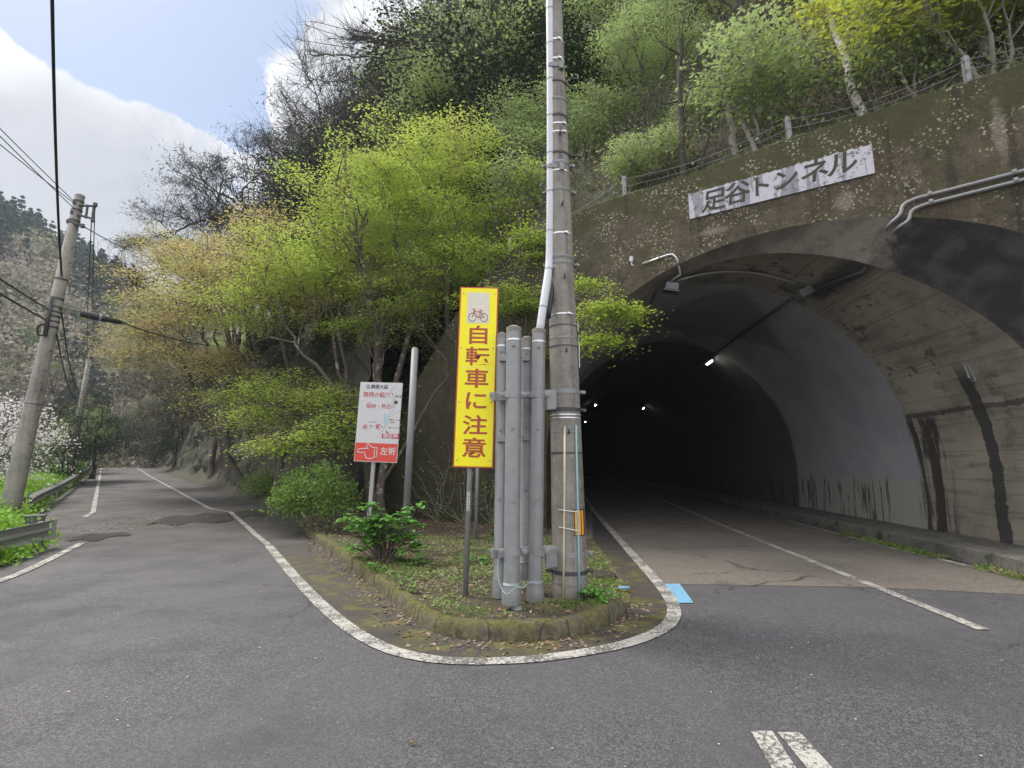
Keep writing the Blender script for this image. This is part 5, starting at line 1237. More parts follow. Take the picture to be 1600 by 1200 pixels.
words = {'pale': ['thin', 'open', 'airy', 'tall'], 'lime': ['fresh', 'spreading', 'layered', 'leafy'], 'bare': ['twiggy', 'leafless', 'brown-budded', 'slender'], 'dark': ['dense', 'shady', 'bushy', 'glossy'], 'pine': ['rugged', 'tufted', 'wide', 'old'], 'sapling': ['low', 'young', 'small', 'slim']}
KIND['sapling'] = 'green sapling'
def hit(u, v, y0=9.0):
    d = ray(u, v)
    for k in np.arange(y0, 120, .1):
        x, y, z = d[0] * k / d[1], k, CAM_H + d[2] * k / d[1]
        if (x - P0[0]) * PN[0] + (y - P0[1]) * PN[1] > .45 and z < hill(x, y): return Vector((x, y, z))
    return A(u, v, 30)
def crest(key, u, vtop, Y, s_max=1.7, lab='', **kw):
    """a tree whose foot stands on the slope at distance Y and whose top reaches the skyline"""
    x = A(u, vtop, Y).x; H_ = {'pine': 9.6, 'bare': 9.8, 'dark': 8.0, 'pale': 8.8}[key]; s_ = (A(u, vtop, Y).z - hill(x, Y)) / H_
    return put(key, x, Y, float(min(max(s_, .6), s_max)), label=KIND[key] + ' ' + lab, **kw)
b = (-15.6, 30.0, hill(-15.6, 30.0) - .2)
tree('pine_tree', 'large dark pine leaning out over the side road, leftmost on the skyline', 'tree', b,
     [el(250, 330, 29, 2.0, 1.6, .8, 1.2), el(215, 380, 28, 1.5, 1.2, .5, .8), el(300, 300, 29.5, 2.0, 1.6, .8, 1.2), el(350, 265, 30, 2.0, 1.6, .8, 1.1), el(270, 375, 29, 1.8, 1.4, .5, .8), el(390, 215, 30, 1.8, 1.5, .9, 1), el(330, 350, 29, 1.8, 1.2, .6, .7)],
     130, 'lf_pine', 'bark_dark', 48, .22, per=120, rad=.42, flat=.3, size=.15, tw=9, twL=.75, asp=.16, lflat=.1, shell=.3, twr=.009, stems=[(Lp(b, 400, 430, 30), .2, (0, 0, 0)), (Lp(b, 380, 330, 30.5), .14, (.3, .3, 0))], group=G_)
b = (-13.6, 28.0, hill(-13.6, 28.0) - .2)
tree('bare_tree', 'twiggy leafless tree leaning left between the dark pine and the tan maple', 'tree', b,
     [el(200, 430, 27, 2.2, 1.6, 1.2, 1), el(260, 400, 27, 2.4, 1.6, 1.2, 1), el(330, 330, 28, 2.2, 1.6, 1.4, 1)], 110, 'lf_brown', 'bark_dark', 49, .16, per=12, rad=.5, flat=.8, size=.06, tw=10, twL=1.0, shell=.2, twr=.009, stems=[(Lp(b, 380, 480, 28), .15, (0, 0, 0))], group=G_)
crest('pine', 395, 185, 31, lab='on the ridge above the lime maple, left side', rz=130)
crest('bare', 430, 180, 30, lab='on the ridge left of the big lime maple top')
crest('pine', 470, 160, 30, lab='behind the top left of the big lime maple', rz=10)
crest('dark', 515, 150, 30, lab='on the ridge behind the big lime maple')
crest('bare', 545, 95, 29, lab='on the left shoulder of the hill')
crest('pine', 590, 110, 29, lab='on the ridge shoulder, dark against the cloud', rz=250)
crest('bare', 640, 60, 29, lab='on the upper ridge near the top of the picture')
crest('dark', 690, 30, 29, lab='on the upper ridge near the top of the picture')
crest('pine', 560, 170, 27, lab='below the ridge shoulder behind the lime maple', rz=90)
def pct(x, y, z):
    z -= CAM_H; fy = y * math.cos(PITCH) + z * math.sin(PITCH); up_ = z * math.cos(PITCH) - y * math.sin(PITCH)
    if fy < .5: return (-99, -99)
    return (50 + 50 * x / fy, 50 - 66.67 * up_ / fy)
rg4 = np.random.default_rng(99)
def fill(key, u, vtop, Y, zone):
    x = A(u, vtop, Y).x; H_ = {'pine': 9.6, 'bare': 9.8, 'dark': 8.0, 'pale': 8.8, 'lime': 8.0}[key]; s_ = (A(u, vtop, Y).z - hill(x, Y)) / H_
    if s_ < .45 or (x - F0[0]) * NR[0] + (Y - F0[1]) * NR[1] < 3.2: return
    put(key, x, Y, float(min(s_, 1.55)), label=uniq(key, zone + ' ' + column(u / 16), rg4))
for i, u in enumerate(np.arange(585, 880, 33)):
    for j, Y in enumerate((21, 25, 30)):
        if Y == 21 and u < 680: continue
        fill(['dark', 'pale', 'pine', 'bare', 'pale'][(i * 2 + j) % 5], u + rg4.uniform(-10, 10), float(np.interp(u, [540, 600, 650, 700, 850], [130, 70, 20, -50, -130])) + 50 * (2 - j) + rg4.uniform(-15, 25), Y, ['on the upper ridge front', 'on the upper ridge middle', 'on the upper ridge back'][j])
for i, u in enumerate(np.arange(345, 600, 27)):
    for j, Y in enumerate((27, 34)):
        fill(['pine', 'dark', 'bare'][(i + j) % 3], u + rg4.uniform(-8, 8), float(np.interp(u, [200, 260, 330, 400, 460, 540, 600], [390, 310, 255, 215, 180, 130, 85])) + 55 * (1 - j) + rg4.uniform(-12, 20), Y, ['on the left ridge front', 'on the left ridge back'][j])
# fill the slope in jittered rows: distance behind the wall plane / road foot
cnt = 0
rows = []
for row, d1 in enumerate((3.0, 6.2, 9.5, 13.5, 18, 23, 29)):
    s_ = -16 + row * 1.1 if row < 3 else -20
    while s_ < 22 + row * 2:
        rows.append((row, d1 + rg4.uniform(-.8, .8), s_ + rg4.uniform(-.7, .7))); s_ += 3.3 + row * .35
where = lambda row: ('behind the wall' if row == 0 else 'low on the slope' if row == 1 else 'midway up' if row < 4 else 'high up')
side = lambda s_: ('left of the concrete pole' if s_ < -1 else 'between the pole and the name plate' if s_ < 2.5 else 'above the name plate' if s_ < 6 else 'at the far right of the tunnel')
for row, d1, s_ in rows:
    p = PW(s_, 0, d1); d2 = (p.x - F0[0]) * NR[0] + (p.y - F0[1]) * NR[1]
    if d2 < 2.2: continue
    if s_ > 3 and row == 0 and s_ < 6.5: key = 'bare' if False else 'pale'; sc1 = .55
    elif s_ > 6.0 and row <= 1: key = 'bare' if rg4.random() < .5 else 'pale'; sc1 = .6
    else:
        key = rg4.choice(['pale', 'lime', 'bare', 'dark'], p=[.66, .2, .08, .06] if (s_ > -3 and row < 4) else [.5, .2, .16, .14] if s_ > -2 else [.22, .12, .42, .24]); sc1 = rg4.uniform(.75, 1.1)
    if row <= 1 and s_ > 1.5:
        if rg4.random() < (.55 if row == 0 else .35): continue
        if rg4.random() < .55: key = 'bare'
    sc1 *= .72 if row == 0 else .9 if row == 1 else 1.0
    q_ = pct(p.x, p.y, hill(p.x, p.y) + 4.5 * sc1)
    if not (-12 < q_[0] < 112 and -45 < q_[1] < 110): continue
    if 75 < pct(p.x, p.y, hill(p.x, p.y) + 2)[0] < 92 and row <= 1: continue
    put(key, p.x, p.y, float(sc1), label=uniq(key, f'{where(row)} {column(q_[0])}', rg4)); cnt += 1
# forest continuing along the side road's hill
for L in np.arange(8, 95, 4.2):
    for d2, key in ((4.2, None), (9, None), (15, None), (22, None)):
        if L > 60 and d2 > 16: continue
        if L < 16 and d2 > 10: continue
        x = F0[0] + RD[0] * (L + rg4.uniform(-1.5, 1.5)) + NR[0] * (d2 + rg4.uniform(-1.2, 1.2)); y = F0[1] + RD[1] * L + NR[1] * d2
        k_ = rg4.choice(['dark', 'bare', 'pine', 'pale', 'lime'], p=[.32, .36, .14, .1, .08])
        if d2 > 14: k_ = rg4.choice(['pine', 'bare', 'dark'], p=[.4, .4, .2])
        q_ = pct(x, y, hill(x, y) + 4)
        put(k_, x, y, float(rg4.uniform(.6, .85) if d2 < 6 else rg4.uniform(.75, 1.0)), label=uniq(k_, f'{"near" if L < 30 else "farther" if L < 60 else "farthest"} above the road cutting {column(q_[0])}', rg4))
# dark evergreen bushes hugging the cutting
protos['dk2'] = protos['dark']; KIND['dk2'] = KIND['dark']
for i, (L, off, s_) in enumerate(((1.5, .9, .48), (4.5, 1.1, .5), (7.5, .8, .55), (11, 1.2, .6), (15, 1.0, .6), (19.5, 1.3, .65), (25, 1.2, .7), (31, 1.2, .75), (38, 1.0, .8), (46, 1.0, .85), (55, .8, .9), (64, .6, 1.0))):
    x = F0[0] + RD[0] * L + NR[0] * (off + .6); y = F0[1] + RD[1] * L + NR[1] * (off + .6)
    put('dark', x, y, s_, label=f'dark evergreen growing out of the road cutting, {["nearest the bushes", "second", "third", "fourth", "fifth", "sixth", "seventh", "eighth", "ninth", "tenth", "eleventh", "last before the bend"][i]} along the road', z=hill(x, y) + .4)
for i in range(26):
    L = rg4.uniform(.5, 34); off = rg4.uniform(1.4, 3.4); x = F0[0] + RD[0] * L + NR[0] * off; y = F0[1] + RD[1] * L + NR[1] * off; q_ = pct(x, y, hill(x, y) + 1)
    put('dark', x, y, float(rg4.uniform(.32, .55)), label=uniq('dark', f'clinging to the road cutting {column(q_[0])}', rg4), z=hill(x, y) - .3)
for (u, vt, Y, s_, zn) in ((185, 640, 62, 1.0, 'behind the far road end, left one'), (215, 632, 68, 1.1, 'behind the far road end, middle one'), (250, 620, 58, 1.1, 'where the road meets the cutting'), (285, 610, 48, .95, 'overhanging the far road edge'), (165, 655, 74, 1.0, 'beside the guardrail bend')):
    tp = A(u, vt, Y); put('dark', tp.x, Y, s_, label='dark evergreen tree ' + zn, z=tp.z - 8 * s_)
# yellow-green shrubs at the top right and along the wall top
for i, (s_, d_, sc1, lb) in enumerate(((7.6, 1.1, 1.15, 'on the wall top right of the name plate'), (8.9, 1.5, 1.3, 'at the far top right corner'), (6.3, 3.2, 1.1, 'behind the fence above the plate end'), (9.5, 3.6, 1.5, 'filling the top right corner higher up'))):
    p = PW(s_, 0, d_); put('yellow', p.x, p.y, sc1, label='yellow-green shrubby tree ' + lb)
for i in range(30):
    s_ = rg4.uniform(-3, 13); d_ = .7 + rg4.random() ** 1.3 * 7.5; p = PW(s_, 0, d_); q_ = pct(p.x, p.y, hill(p.x, p.y) + 1)
    if 75 < q_[0] < 88 or (62 < q_[0] < 76 and rg4.random() < .5): continue
    if -2 < q_[0] < 103 and -5 < q_[1]: put('sapling', p.x, p.y, float(rg4.uniform(.6, 1.35)), label=uniq('sapling', f'{"along the wall top" if d_ < 2 else "on the lower slope" if d_ < 4.5 else "on the middle slope"} {column(q_[0])}', rg4))
# pale leaning trunk and dark poles on the slope
def bare_trunk(u0, v0, u1, v1, Y0, Y1, r_, mm, label, name='tree_trunk'):
    a_ = hit(u0, v0); b_ = A(u1, v1, a_.y + (Y1 - Y0)); o = thing(name, label, 'tree', a_); rg = np.random.default_rng(int(u0))
    d = np.array(b_ - a_); n = 9; pts = [d * k / n + rg.normal(size=3) * .025 * (0 < k < n) for k in range(n + 1)]; pts[0] = -d * .08
    mb = MB(); fast_tube(mb, pts, np.linspace(r_ * 1.15, r_ * .6, n + 1), 10); tp = []
    for k in (4, 5, 6, 7, 8):
        v = rg.normal(size=3); v[2] = abs(v[2]) + .4; v /= np.linalg.norm(v); L = np.linalg.norm(d) * .2; e = pts[k] + v * L
        fast_tube(mb, [pts[k], (pts[k] + e) / 2 + rg.normal(size=3) * .1, e], [r_ * .35, r_ * .2, r_ * .1], 5); tp.append((e, v)); tp.append(((pts[k] + e) / 2, v))
    twigs(mb, tp, 5, .8, rg, .008); mb.build('trunk', M[mm], o, smooth=1)
bare_trunk(1345, 168, 1270, -60, 12.2, 14.5, .085, 'bark_white', 'pale whitish tree trunk leaning left above the name plate')
bare_trunk(1066, 290, 1062, 60, 13.2, 13.6, .075, 'bark_dark', 'dark straight tree trunk just above the portal wall left of the name plate')
bare_trunk(1150, 240, 1122, 80, 12.8, 13.4, .08, 'bark_grey', 'broken grey trunk standing above the left end of the name plate')
bare_trunk(1178, 232, 1132, 130, 12.6, 13.5, .05, 'bark_grey', 'thin grey stem propped against the broken trunk')
bare_trunk(1085, 275, 1165, 60, 12.4, 12.9, .045, 'bark_dark', 'thin dark stem curving right above the portal wall')
bare_trunk(1535, 90, 1525, -60, 12.0, 12.6, .07, 'bark_white', 'pale grey trunk at the top right behind the yellow shrub')
bare_trunk(1450, 60, 1380, -40, 14.0, 14.6, .12, 'bark_dark', 'dark leaning trunk behind the yellow shrub at the top right')
# overhanging bare branch at the top centre
b = hb(1.0, 19.0)
tree('bare_tree', 'leafless tree whose dark branches reach left across the cloud at the top', 'tree', b, [el(560, 60, 19, 2.6, 1.6, 1.1, 2), el(660, 60, 19, 2.2, 1.4, 1.0, 1), el(500, 90, 18.5, 1.2, 1, .8, .5)], 60, 'lf_brown', 'bark_dark', 51, .16, per=0, tw=9, twL=1.0, shell=.1, twr=.009, stems=[(Lp(b, 790, 90, 19), .13, (0, 0, 0))], bend=.2, frac=.42)
# purple azalea and yellow sprig
b = hb(-4.9, 16.6)
tree('azalea', 'small purple azalea in bloom deep among the maple trunks', 'shrub', b, [el(562, 580, 16.3, .55, .5, .75, 1)], 40, 'lf_azalea', 'bark', 52, .03, per=26, rad=.16, flat=.9, size=.07, tw=2, twL=.2, lflat=.1)
# cherry tree in bloom on the left
b = (-20.5, 18.0, -3.0)
tree('cherry_tree', 'white flowering cherry tree behind the leaning pole at the left edge', 'tree', b, [el(0, 660, 20, 2.2, 2.0, 1.6, 2), el(45, 680, 20, 1.4, 1.5, .9, 1), el(0, 730, 19.5, 1.9, 1.6, .8, 1), el(-80, 640, 20, 3, 2, 2, 1)], 200, 'lf_cherry', 'bark_dark', 53, .17, per=42, rad=.38, flat=.4, size=.085, tw=4, twL=.7, lflat=.2, shell=.2, gap=.2)
# dark and green trees on the valley side of the side road
for i, (u, v, Y, key, s_, lb) in enumerate(((150, 700, 34, 'dark', .75, 'behind the far guardrail, nearest the road'), (105, 690, 30, 'dark', .75, 'between the leaning pole and the far guardrail'), (60, 710, 32, 'pale', .7, 'low behind the cherry blossom'), (125, 680, 44, 'pale', .95, 'beyond the dark ones in the valley'), (175, 690, 70, 'dark', 1.1, 'at the bend where the road disappears'), (205, 685, 80, 'dark', 1.2, 'closing the far end of the side road'), (225, 690, 74, 'pale', 1.0, 'beside the far end of the side road'), (160, 660, 85, 'lime', 1.2, 'rising behind the road bend'), (190, 660, 95, 'bare', 1.5, 'brown and hazy behind the road bend'), (0, 700, 36, 'dark', .9, 'at the left edge under the cherry'), (-60, 690, 34, 'bare', 1.0, 'outside left of the cherry'), (85, 700, 50, 'bare', 1.2, 'in the valley left of the far pole'), (130, 690, 60, 'lime', 1.0, 'in the valley under the far pole'))):
    p = A(u, v, Y); h_ = {'dark': 8, 'pale': 9, 'lime': 8, 'bare': 9.5}[key] * s_
    top = A(u, {0: 600, 1: 625, 2: 640, 3: 610, 4: 640, 5: 650, 6: 600, 7: 590, 8: 540, 9: 640, 10: 560, 11: 560, 12: 620}[i], Y).z
    put(key, p.x, p.y, s_, label=KIND[key] + ' ' + lb, z=top - h_, grp='trees on the valley side of the road')
# ================================================================== far mountain: individual trees nearest, the rest as one wood
def far_proto(key, name, leaf, conif, seed):
    rg = np.random.default_rng(seed); root = thing(name, 'x', 'tree', H0, group='trees on the mountain across the valley')
    mb = MB(); fast_tube(mb, [np.array((0, 0, -1.0)), np.array((0, 0, 3.0)), np.array((.1, 0, 8.0))], [.3, .22, .06], 5)
    if conif:
        n = 1500; h_ = rg.random(n) ** .8; r_ = (1 - h_) * 2.1 * (.6 + .5 * rg.random(n)) + .1; a_ = rg.random(n) * 6.28
        lay = np.round(h_ * 9) / 9 * .6 + h_ * .4; P_ = np.stack([np.cos(a_) * r_, np.sin(a_) * r_, 1.5 + lay * 9 - r_ * .25], 1)
    else:
        n = 800; P_ = crown_points([E0(0, 0, 5, 2.6, 2.6, 2.4, 2), E0(1.6, .4, 4, 2, 2, 1.6, 1), E0(-1.5, 0, 4.2, 2, 2, 1.7, 1)], n, rg, .5, .3)
        for q in P_[::40]: fast_tube(mb, [np.array((0, 0, 2.5)), q * .55 + np.array((0, 0, 1.0)), q], [.12, .07, .02], 4)
    mb.build('trunk', M['bark_grey' if not conif else 'bark_dark'], root); quads_mesh('crown', leafV(P_, .5 if conif else .4, rg, .3, .6), M[leaf], root)
    protos[key] = [root, 0]
far_proto('fcon', 'conifer_tree', 'lf_far', True, 61); far_proto('fdec', 'budding_tree', 'lf_far_bud', False, 62); far_proto('fgrn', 'broadleaf_tree', 'lf_under', False, 63)
far_spots = []
rg6 = np.random.default_rng(64)
while len(far_spots) < 1500:
    a_ = rg6.uniform(-52, -30); r_ = rg6.uniform(70, 225) ** 1.0; far_spots.append((a_, r_))
def far_kind(a_, r_, rg):
    k = (r_ - 70) / 140 + .18 * math.sin(a_ * .9) + rg.normal() * .12
    return 'fcon' if k > .62 or (.2 < k < .32 and a_ > -42) else ('fgrn' if rg.random() < .25 else 'fdec')
FL = {'fcon': 'dark conifer', 'fdec': 'leafless budding tree', 'fgrn': 'green broadleaf tree'}
ordn = sorted(far_spots, key=lambda q: q[1]); allf = []
# the 280 nearest stand as trees of their own
for a_, r_ in ordn[:280]:
    k_ = far_kind(a_, r_, rg6); s_ = rg6.uniform(.75, 1.25); q_ = pct(r_ * math.sin(R(a_)), r_ * math.cos(R(a_)), far_h(a_, r_) + 4)
    o = put(k_, r_ * math.sin(R(a_)), r_ * math.cos(R(a_)), float(s_), z=far_h(a_, r_) - .5, label=f'{FL[k_]} on the {"foot" if r_ < 100 else "lower slope"} of the far mountain {"left" if q_[0] < 4 else "right"} of the leaning pole', grp='trees on the mountain across the valley')
wood = {'fcon': [], 'fdec': [], 'fgrn': []}
def leaves_of(key):
    me = [c_ for c_ in protos[key][0].children if c_.name.startswith('crown')][0].data
    v = np.empty(len(me.vertices) * 3, np.float32); me.vertices.foreach_get('co', v); return v.reshape(-1, 4, 3)
for a_, r_ in ordn[280:]:
    k_ = far_kind(a_, r_, rg6); src = leaves_of(k_); n_ = 300; sel = rg6.choice(len(src), n_, replace=False); s_ = rg6.uniform(.8, 1.3); c0_, s0_ = math.cos(r_ * 9), math.sin(r_ * 9)
    q = src[sel].copy(); cen = q.mean(1, keepdims=True); q = cen + (q - cen) * 1.4
    q = q @ np.array([[c0_, s0_, 0], [-s0_, c0_, 0], [0, 0, 1]]) * s_; q += np.array([r_ * math.sin(R(a_)), r_ * math.cos(R(a_)), far_h(a_, r_) - .5]); wood[k_].append(q)
for k_, nm, ml in (('fcon', 'conifer_wood', 'lf_far'), ('fdec', 'budding_wood', 'lf_far_bud'), ('fgrn', 'green_wood', 'lf_under')):
    if wood[k_]: tag(quads_mesh(nm, np.concatenate(wood[k_]), M[ml]), {'fcon': 'dark conifer wood covering the upper mountain across the valley', 'fdec': 'grey and pinkish budding wood on the mountain across the valley', 'fgrn': 'green broadleaf wood scattered on the mountain across the valley'}[k_], 'wood', kind='stuff')
# ================================================================== undergrowth, litter and low plants
def scatter_leaves(fn, n, rg):
    return np.array([fn(rg) for _ in range(n)])
rg8 = np.random.default_rng(71)
P_ = []
while len(P_) < 110000:      # slope undergrowth in clumps
    s_ = rg8.uniform(-14, 24); d_ = rg8.uniform(.5, 24) if rg8.random() < .7 else rg8.uniform(.5, 5); c_ = PW(s_, 0, d_)
    d2 = (c_.x - F0[0]) * NR[0] + (c_.y - F0[1]) * NR[1]
    if d2 < .6: continue
    h0 = hill(c_.x, c_.y); n_ = int(rg8.uniform(15, 60)); q = rg8.normal(size=(n_, 3)) * np.array([.5, .5, .3]); q[:, 2] = np.abs(q[:, 2]); P_ += list(q + np.array([c_.x, c_.y, h0 + .05]))
for _ in range(1100):      # along the road cutting
    L = rg8.random() ** 1.5 * 85; d2 = rg8.uniform(.9, 7); x = F0[0] + RD[0] * L + NR[0] * d2; y = F0[1] + RD[1] * L + NR[1] * d2; h0 = max(hill(x, y), 0)
    n_ = 36; q = rg8.normal(size=(n_, 3)) * np.array([.45, .45, .4]); P_ += list(q + np.array([x, y, h0 + .1]))
tag(quads_mesh('undergrowth', leafV(np.array(P_), .085, rg8, .35, .6), M['lf_under']), 'dark leafy undergrowth covering the slope', 'undergrowth', kind='stuff')
# green ground cover on the verge behind the guardrails
def blades(P_, h0, h1, rg, w_=.02):
    n = len(P_); a_ = rg.random(n) * 6.28; h_ = rg.uniform(h0, h1, n); d = np.stack([np.cos(a_), np.sin(a_), np.zeros(n)], 1); ln = rg.normal(size=(n, 3)) * .35 * h_[:, None]; ln[:, 2] = 0
    top = P_ + ln; top[:, 2] += h_; midp = P_ + ln * .35; midp[:, 2] += h_ * .55
    return np.stack([P_ - d * w_ * .5, P_ + d * w_ * .5, midp + d * w_ * .45, top], 1)
P_ = []
for _ in range(2600):
    y = rg8.uniform(9.5, 55) if rg8.random() < .7 else rg8.uniform(9.5, 20); off = rg8.uniform(.35, 3.4); x = railx(y) - off; hgt = (.25 + .28 * sstep(off, .3, 1.5)) * rg8.uniform(.6, 1.2)
    n_ = 28; q = rg8.normal(size=(n_, 3)) * np.array([.22, .22, .12]); P_ += list(q + np.array([x, y, zl(y) + hgt]))
for _ in range(1300):
    y = rg8.uniform(8.2, 12.5); off = rg8.uniform(-.15, 4.0); x = railx(y) - off; hgt = (.06 + .5 * sstep(off, .1, .8)) * rg8.uniform(.4, 1.15)
    n_ = 34; q = rg8.normal(size=(n_, 3)) * np.array([.16, .16, .10]); q[:, 2] = np.abs(q[:, 2]); P_ += list(q + np.array([x, y, zl(y) + hgt * .6]))
tag(quads_mesh('ground_cover', leafV(np.array(P_), .085, rg8, .55, .6), M['lf_cover']), 'bright green leafy ground cover behind the guardrail', 'ground cover', kind='stuff')
# island: dead leaves, tiny weeds, grass
def island_pt(rg):
    while True:
        x, y = rg.uniform(-5, 1.6), rg.uniform(5, 15)
        if in_poly(x, y): return x, y
P_ = []
for _ in range(9000):
    x, y = island_pt(rg8)
    if noise2(x * 2.2 + 4, y * 2.2) + rg8.normal() * .25 + (y - 9) * .13 < -.25: continue
    P_.append((x, y, soil_z(x, y) + rg8.uniform(.004, .03)))
for _ in range(1500):    # litter against the foot of the wing wall
    s_ = rg8.uniform(-6.5, -1.2); c_ = PW(s_, 0, -abs(rg8.normal()) * .7 - .05)
    if in_poly(c_.x, c_.y): P_.append((c_.x, c_.y, soil_z(c_.x, c_.y) + rg8.uniform(.01, .06)))
for _ in range(900):     # blown against the kerb on the road side
    i = int(rg8.uniform(2, 60)); f_ = rg8.random(); o_ = -abs(rg8.normal()) * .16 - .01; P_.append((kb[i][0] * f_ + kb[i + 1][0] * (1 - f_) + nin[i][0] * o_, kb[i][1] * f_ + kb[i + 1][1] * (1 - f_) + nin[i][1] * o_, .012))
tag(quads_mesh('leaf_litter', leafV(np.array(P_), .042, rg8, .72, .6), M['lf_dead']), 'brown dead leaves lying on the island and along the kerb', 'leaf litter', kind='stuff')
P_ = []
for _ in range(5200):
    x, y = island_pt(rg8)
    if noise2(x * 1.6, y * 1.6 + 3) + rg8.normal() * .25 < -.2 or y > 10.8: continue
    n_ = 16; q = rg8.normal(size=(n_, 3)) * np.array([.07, .07, .012]); q[:, 2] = np.abs(q[:, 2]); P_ += list(q + np.array([x, y, soil_z(x, y) + .012]))
tag(quads_mesh('weeds', leafV(np.array(P_), .028, rg8, .6, .6), M['lf_weed']), 'tiny green weeds carpeting the island soil', 'weeds', kind='stuff')
P_ = []
for cx_, cy_, r_, n_ in ((.62, 5.62, .25, 300), (.35, 5.5, .2, 200), (.95, 5.7, .15, 200), (-.45, 5.35, .25, 250), (1.35, 7.2, .2, 400), (-1.6, 7.4, .5, 400), (-2.4, 8.2, .5, 500), (1.3, 8.4, .25, 300)):
    for _ in range(n_):
        x, y = cx_ + rg8.normal() * r_ * .6, cy_ + rg8.normal() * r_ * .4
        if in_poly(x, y): P_.append((x, y, soil_z(x, y)))
tag(quads_mesh('grass', blades(np.array(P_), .02, .07, rg8, .006), M['lf_weed']), 'short grass tufts round the foot of the poles', 'grass', kind='stuff')
# moss and weeds in the gutter of the walkway
P_ = []
for _ in range(2200):
    T = 4.5 + rg8.random() ** 1.2 * 9.5; lat = 6.47 + rg8.normal() * .06
    if noise2(T * 2.5, 3) < -.45 + max(0, T - 10) * .2: continue
    c_ = TL(lat, T, .02); q = rg8.normal(size=(14, 3)) * np.array([.05, .05, .02]); q[:, 2] = np.abs(q[:, 2]); P_ += list(q + np.array(c_))
tag(quads_mesh('moss', leafV(np.array(P_), .028, rg8, .5, .7), M['lf_weed']), 'green moss and weeds in the gutter by the walkway', 'moss', kind='stuff')
# grass and twigs along the top edge of the portal wall
P_ = []
for _ in range(9000):
    s_ = rg8.uniform(-2.5, 12); c_ = PW(s_, topz(s_), .05 + abs(rg8.normal()) * .25)
    if noise2(s_ * 3, 1) + rg8.normal() * .3 > -.1: P_.append((c_.x, c_.y, c_.z - .01))
tag(quads_mesh('wall_top_grass', blades(np.array(P_), .03, .14, rg8, .008), M['lf_weed']), 'thin dry grass along the mossy top edge of the portal wall', 'grass', kind='stuff')
mb = MB()
for _ in range(2000):
    s_ = rg8.uniform(-4, 14); d_ = 1.1 + rg8.random() ** 1.5 * 9; c_ = PW(s_, 0, d_); h0 = hill(c_.x, c_.y); v = rg8.normal(size=3); v[2] = abs(v[2]) * .9 + .15; v /= np.linalg.norm(v); L_ = rg8.uniform(.4, 1.5); a_ = np.array((c_.x, c_.y, h0))
    fast_tube(mb, [a_, a_ + v * L_ * .5 + rg8.normal(size=3) * .06, a_ + v * L_ + rg8.normal(size=3) * .15], [.010, .007, .003], 3)
tag(mb.build('dead_brush', M['bark_grey']), 'grey dead twigs and brush on the slope above the portal', 'brush', kind='stuff')
# debris washed across the side road
mb = MB(); rgd = np.random.default_rng(81)
band_px = [(95, 846), (140, 842), (200, 832), (280, 826), (350, 817), (430, 812), (470, 800), (400, 797), (330, 800), (250, 804), (180, 812), (120, 822)]
bp = [G(*q) for q in band_px]
cnt = 0
while cnt < 4200:
    x, y = rgd.uniform(-14, -4), rgd.uniform(9, 18)
    if not in_poly(x, y, bp): continue
    cnt += 1; s_ = abs(rgd.normal()) * .012 + .007; z = zl(y) + .008; v = rgd.normal(size=(4, 3)); v /= np.linalg.norm(v, axis=1)[:, None]; v[:, 2] = np.abs(v[:, 2]) * .6
    mb.add([(x + q[0] * s_, y + q[1] * s_, z + q[2] * s_) for q in v], [(0, 1, 2), (0, 2, 3), (0, 3, 1), (1, 3, 2)])
o = mb.build('gravel', M['gravel']); tag(o, 'grit and gravel washed across the side road', 'gravel', kind='stuff')
P_ = []
while len(P_) < 1300:
    x, y = rgd.uniform(-14, -4), rgd.uniform(9, 18)
    if in_poly(x, y, bp) and noise2(x * 1.5, y * 2) + (x + 9) * .15 > rgd.normal() * .4: P_.append((x, y, zl(y) + .012))
while len(P_) < 4600:     # litter strip at the foot of the cutting
    L = rgd.random() ** 1.6 * 55 - 2; off = -abs(rgd.normal()) * .7 + .5; x = F0[0] + RD[0] * L + NR[0] * off; y = F0[1] + RD[1] * L + NR[1] * off; P_.append((x, y, zl(y) + .02 + max(0, off) * .4))
tag(quads_mesh('road_litter', leafV(np.array(P_), .042, rgd, .9, .6), M['lf_dead']), 'dead leaves and twigs lying across the side road', 'leaf litter', kind='stuff')
m, t, c = mat('wet_film'); t.out(t.mix(t.noise(c, 3, 5), (.03, .027, .026), (.05, .045, .042)), .3, t.bump(t.noise(c, 14, 4), .25, .01)); M['wet'] = m
def puddle(pxs, z=.012):
    pts = smooth_line([G(*p) for p in pxs + [pxs[0]]], 90, 2)[:-1]; mb = MB(); mb.add([(p[0], p[1], zl(p[1]) + z) for p in pts], [tuple(range(len(pts)))]); o = mb.build('puddle', M['wet']); struct(o)
puddle([(225, 824), (252, 820), (275, 826), (300, 818), (345, 822), (380, 811), (420, 812), (432, 804), (390, 803), (352, 809), (322, 806), (300, 812), (268, 810), (250, 815)]); puddle([(100, 848), (128, 843), (150, 848), (172, 838), (210, 838), (196, 832), (160, 835), (140, 834), (112, 841)])
# petals and pebbles sprinkled on the near asphalt
P_ = np.array([(rgd.uniform(-9, 7), rgd.uniform(2.4, 11), .009) for _ in range(300)])
tag(quads_mesh('fallen_petals', leafV(P_, .013, rgd, .93, .8), M['lf_cherry']), 'tiny pale petals and grit sprinkled on the asphalt', 'petals', kind='stuff')
